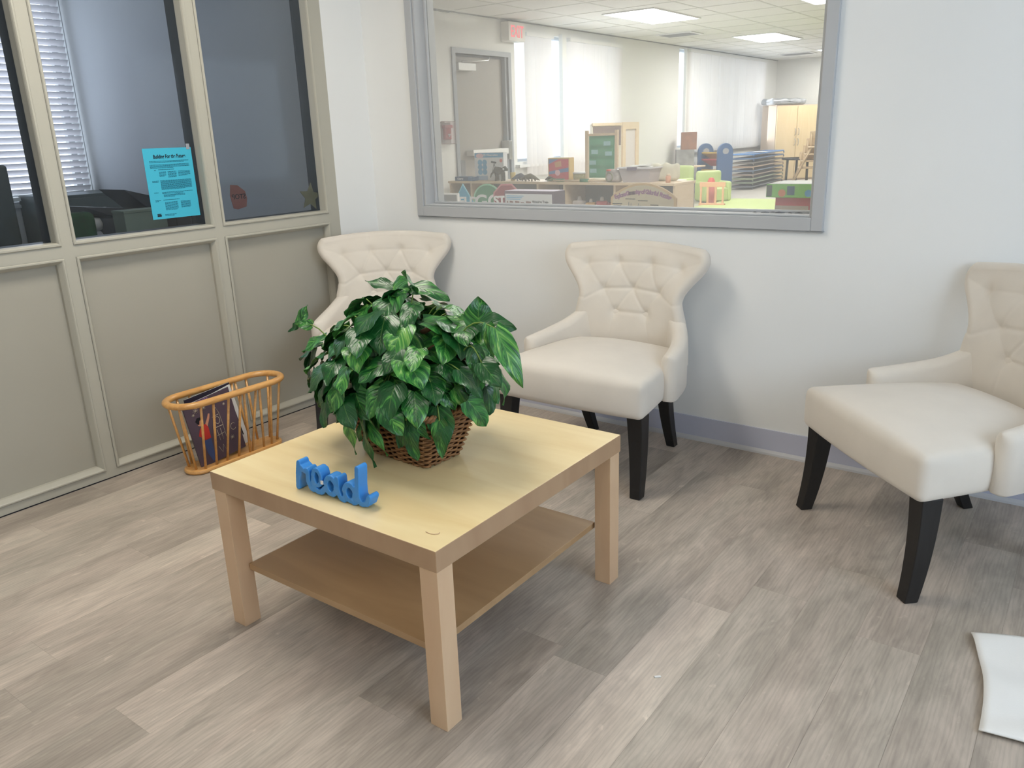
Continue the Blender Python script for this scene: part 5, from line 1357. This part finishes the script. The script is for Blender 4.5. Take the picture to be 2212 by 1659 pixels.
# toddler table
tt_ = thing('toddler_table', 'small maple toddler table with white top in the classroom', 'table', (-1.42, 6.15, ZF))
MB().box(-.30, .24, -.30, .30, .36, .385).build('tabletop', mat('pale laminate', srgb(226, 216, 200), .3), tt_, bevel=.01)
for sx in (-.25, .19):
    for sy in (-.25, .25): MB().tube([(sx, sy, .36), (sx, sy, 0)], .018, 8).build('leg', M_maple, tt_)
# play rail
pr = thing('doll_crib', 'little peach wooden doll crib rail standing on the classroom rug', 'doll crib', (-1.18, 7.25, ZF), math.radians(8))
M_peach = mat('peach wood', srgb(216, 168, 130), .5)
MB().box(-.17, .17, -.012, .012, .24, .30).build('top_rail', M_peach, pr, bevel=.004); MB().box(-.17, .17, -.03, .03, 0, .03).build('bottom_rail', M_peach, pr, bevel=.004)
for x in (-.15, -.06, .045, .14): MB().box(x - .012, x + .012, -.01, .01, .03, .24).build('slat', M_peach, pr)
dl = thing('doll', 'red hatted doll lying behind the doll crib rail', 'doll', (-1.25, 7.42, ZF))
MB().rbox((0, 0, .12), (.05, .04, .12), .03, 3).build('doll_body', mat('dusky pink cloth', srgb(196, 120, 116), .8), dl); MB().lathe([(0, 0), (.045, .02), (.05, .06), (.03, .10), (0, .11)], (-.02, 0, .24), 14).build('hat', mat('coral cloth', srgb(214, 96, 88), .8), dl)
# rug
ru = MB().rbox((0, 0, .004), (1.25, .85, .004), .003, 4)
tag(ru.build('green_rug', mat('lime rug', srgb(190, 204, 140), .95, noise=.1, nscale=60), loc=(-.05, 7.45, ZF)), 'pale lime green rug on the classroom floor', 'rug')
# blue book rack
M_navy = mat('navy blue plastic', srgb(52, 88, 134), .45, .5)
br = thing('book_rack', 'navy plastic book display rack with rounded sides, left of the cots', 'book rack', (-2.03, 9.35, ZF), math.radians(-20))
def rack_side(x, name):
    sil = [(-.17, 0), (.17, 0), (.17, .62)] + [(.17 * math.cos(k * PI / 10), .62 + .13 * math.sin(k * PI / 10)) for k in range(1, 10)] + [(-.17, .62)]
    m = MB(); m.prism(sil, lambda a, b_, d: (d, a, b_), x - .015, x + .015); s_ = m.build(name, M_navy, br, bevel=.006)
    m = MB(); m.prism([(.07 * math.cos(k * PI / 8), .63 + .045 * math.sin(k * PI / 8)) for k in range(16)], lambda a, b_, d: (d, a, b_), x - .0165, x + .0165); m.build('hand_hole', mat('dark opening', srgb(150, 150, 156), .6), s_)
rack_side(-.20, 'side_panel'); rack_side(.20, 'side_panel')
for k, (z, c_) in enumerate(((.60, (222, 186, 88)), (.50, (196, 70, 80)), (.34, (220, 180, 80)), (.26, (176, 60, 70)), (.12, (216, 176, 84)))):
    m = MB(); m.frus([(-.185, -.10, z), (.185, -.10, z), (.185, .12, z - .10), (-.185, .12, z - .10)], [(-.185, -.10, z + .02), (.185, -.10, z + .02), (.185, .12, z - .08), (-.185, .12, z - .08)]); m.build('book_tray', mat('tray plastic.%d' % k, srgb(*c_), .5), br)
# side shelf with boxes
ss = thing('side_shelf', 'narrow maple shelf beside the navy book rack', 'shelf', (-2.22, 8.75, ZF), 0)
for z in (0, .20, .42): MB().box(-.20, .20, -.22, .22, z, z + .018).build('shelf_board', M_maple, ss)
MB().box(-.20, -.185, -.22, .22, .018, .42).build('side_panel', M_maple, ss); MB().box(-.185, .20, -.22, -.205, .018, .42).build('side_panel', M_maple, ss)
z_ = ZF + .439
for (dx, dy, w__, d_, h_, c1, c2, lab) in ((-.02, -.06, .13, .16, .24, (150, 148, 152), (206, 200, 196), 'grey and white printed box on the narrow shelf'), (.02, -.02, .11, .14, .25, (150, 104, 84), (206, 170, 150), 'brown and peach printed box stacked on the grey and white box')):
    t = thing('toy_box', lab, 'box', (-2.22 + dx, 8.75 + dy, z_), .5)
    MB().box(-w__, w__, -d_ * .8, d_ * .8, 0, h_).build('carton', mat('box print.' + lab[:5], srgb(*c1), .6, noise=.3, nscale=12), t); MB().box(w__, w__ + .002, -d_ * .75, d_ * .75, .01, h_ - .01).build('side_print', mat('box side.' + lab[:5], srgb(*c2), .6, noise=.2, nscale=12), t); z_ += h_ + .001
# stacked cots
COLS = [(96, 100, 108), (120, 130, 110), (140, 150, 120), (150, 132, 120), (96, 112, 136), (176, 150, 128), (110, 104, 98), (60, 96, 140), (56, 116, 176)]
for k in range(9):
    lab = 'stacked nap cot, number %d from the floor in the classroom pile' % (k + 1)
    lab = ['grey nap cot resting on the floor, lowest of the stack', 'green edged nap cot second from the floor in the stack', 'pale green nap cot third from the floor in the stack', 'tan nap cot fourth from the floor in the stack', 'slate blue nap cot fifth from the floor in the stack', 'peach ended nap cot just under the brown one in the stack', 'brown nap cot below the two blue ones in the stack', 'dark blue nap cot second from the top of the stack', 'bright blue nap cot on top of the stack'][k]
    tilt = 0 if k < 7 else .03 * (k - 6)
    t = thing('nap_cot', lab, 'cot', (-1.90, 10.95, ZF + .062 * k + (.004 * (k - 6) if k > 6 else 0)), .085, 'nap cots stacked by the far blinds')
    c_ = mat('cot edge.%d' % k, srgb(*COLS[k]), .5); f_c = mat('cot sheet.%d' % k, srgb(*[int(q * .62) for q in COLS[k]]), .7)
    e = MB()
    for yy in (-1, 1):
        e.tube([(-.18, yy * .98, 0.013), (-.17, yy * 1.0, .046), (.17, yy * 1.0, .046), (.18, yy * .98, 0.013)], .012, 8)
    e.build('end_rail', c_, t)
    for sx in (-1, 1): MB().tube([(sx * .17, -.98, .046), (sx * .17, .98, .046)], .011, 8).build('side_rail', c_, t)
    MB().box(-.162, .162, -.97, .97, .044, .050).build('cot_sheet', f_c, t)
wp = thing('white_paper', 'white sheet of paper lying on the bright blue top cot', 'paper', (-1.90, 11.0, ZF + .062 * 8 + .008 + .0590), .5)
MB().box(-.11, .11, -.16, .16, 0, .003).build('sheet', M_paper, wp)
# cabinet
cbn = thing('tall_cabinet', 'tall maple two door cabinet in the far corner of the classroom', 'cabinet', (-2.02, 12.05, ZF), math.radians(-28))
M_cab = wood('cabinet maple', srgb(222, 196, 152), srgb(230, 206, 166), .4, stretch=(6, 6, 1), scale=2)
MB().box(-.36, 0, 0, .98, 0, 1.33).build('carcass', mat('cabinet side', srgb(206, 184, 164), .5), cbn, bevel=.003)
for (a, b_) in ((.01, .485), (.495, .97)):
    d_ = MB().box(.001, .02, a, b_, .03, 1.31).build('door', M_cab, cbn, bevel=.002)
    y_ = .45 if a < .1 else .53
    for z in (.62, .80): MB().tube([(.022, y_, z), (.045, y_, z + .02), (.045, y_, z + .10), (.022, y_, z + .12)], .006, 6).build('handle', M_chrome, d_)
gb = thing('plastic_bag_bundle', 'crumpled grey plastic bundle on top of the tall cabinet', 'bundle', (-2.0, 12.35, ZF + 1.335), math.radians(-28))
MB().rbox((0, 0, .05), (.17, .40, .05), .045, 6, fn=lambda p: p + Vector((.01 * math.sin(p.y * 40), 0, .015 * math.sin(p.y * 22 + p.x * 31)) if p.z > 0 else (0, 0, 0))).build('bundle_body', mat('grey plastic wrap', srgb(150, 152, 156), .25, .7, noise=.3, nscale=15), gb)
# round table + upturned chairs
rt_ = thing('round_table', 'round maple table with dark edge near the tall cabinet', 'table', (-1.42, 11.75, ZF))
MB().lathe([(0, .40), (.32, .40), (.33, .41), (.33, .42), (.32, .43), (0, .43)], (0, 0, 0), 32).build('tabletop', mat('table laminate', srgb(220, 196, 152), .4), rt_); MB().lathe([(.328, .398), (.336, .400), (.336, .428), (.328, .430)], (0, 0, 0), 32).build('edge_band', M_black, rt_)
for a in (.6, 2.2, 3.8, 5.4): MB().tube([(.25 * math.cos(a), .25 * math.sin(a), .40), (.26 * math.cos(a), .26 * math.sin(a), 0)], .022, 8).build('leg', M_black, rt_)
M_chw = mat('bent beech', srgb(206, 180, 146), .5)
for k in range(4):
    t = thing('wooden_toddler_chair', ['small beech chair at the bottom of the leaning stack', 'small beech chair second in the leaning stack', 'small beech chair third in the leaning stack', 'small beech chair on top of the leaning stack'][k], 'chair', (-1.10 + .05 * k, 11.1, ZF + .11 * k), .35, 'small beech chairs stacked by the cabinet')
    for sx in (-1, 1):
        for sy in (-1, 1): MB().tube([(sx * .13, sy * .13, .28), (sx * .17 - .10, sy * .16, 0.0)], .014, 8).build('leg', M_chw, t)
        MB().tube([(sx * .12 , .12, .28), (sx * .12, .17, .52)], .012, 8).build('back_post', M_chw, t)
    MB().rbox((0, 0, .29), (.17, .16, .012), .01, 4).build('seat', M_chw, t); MB().rbox((0, .17, .48), (.15, .012, .06), .01, 4).build('back_slat', M_chw, t)
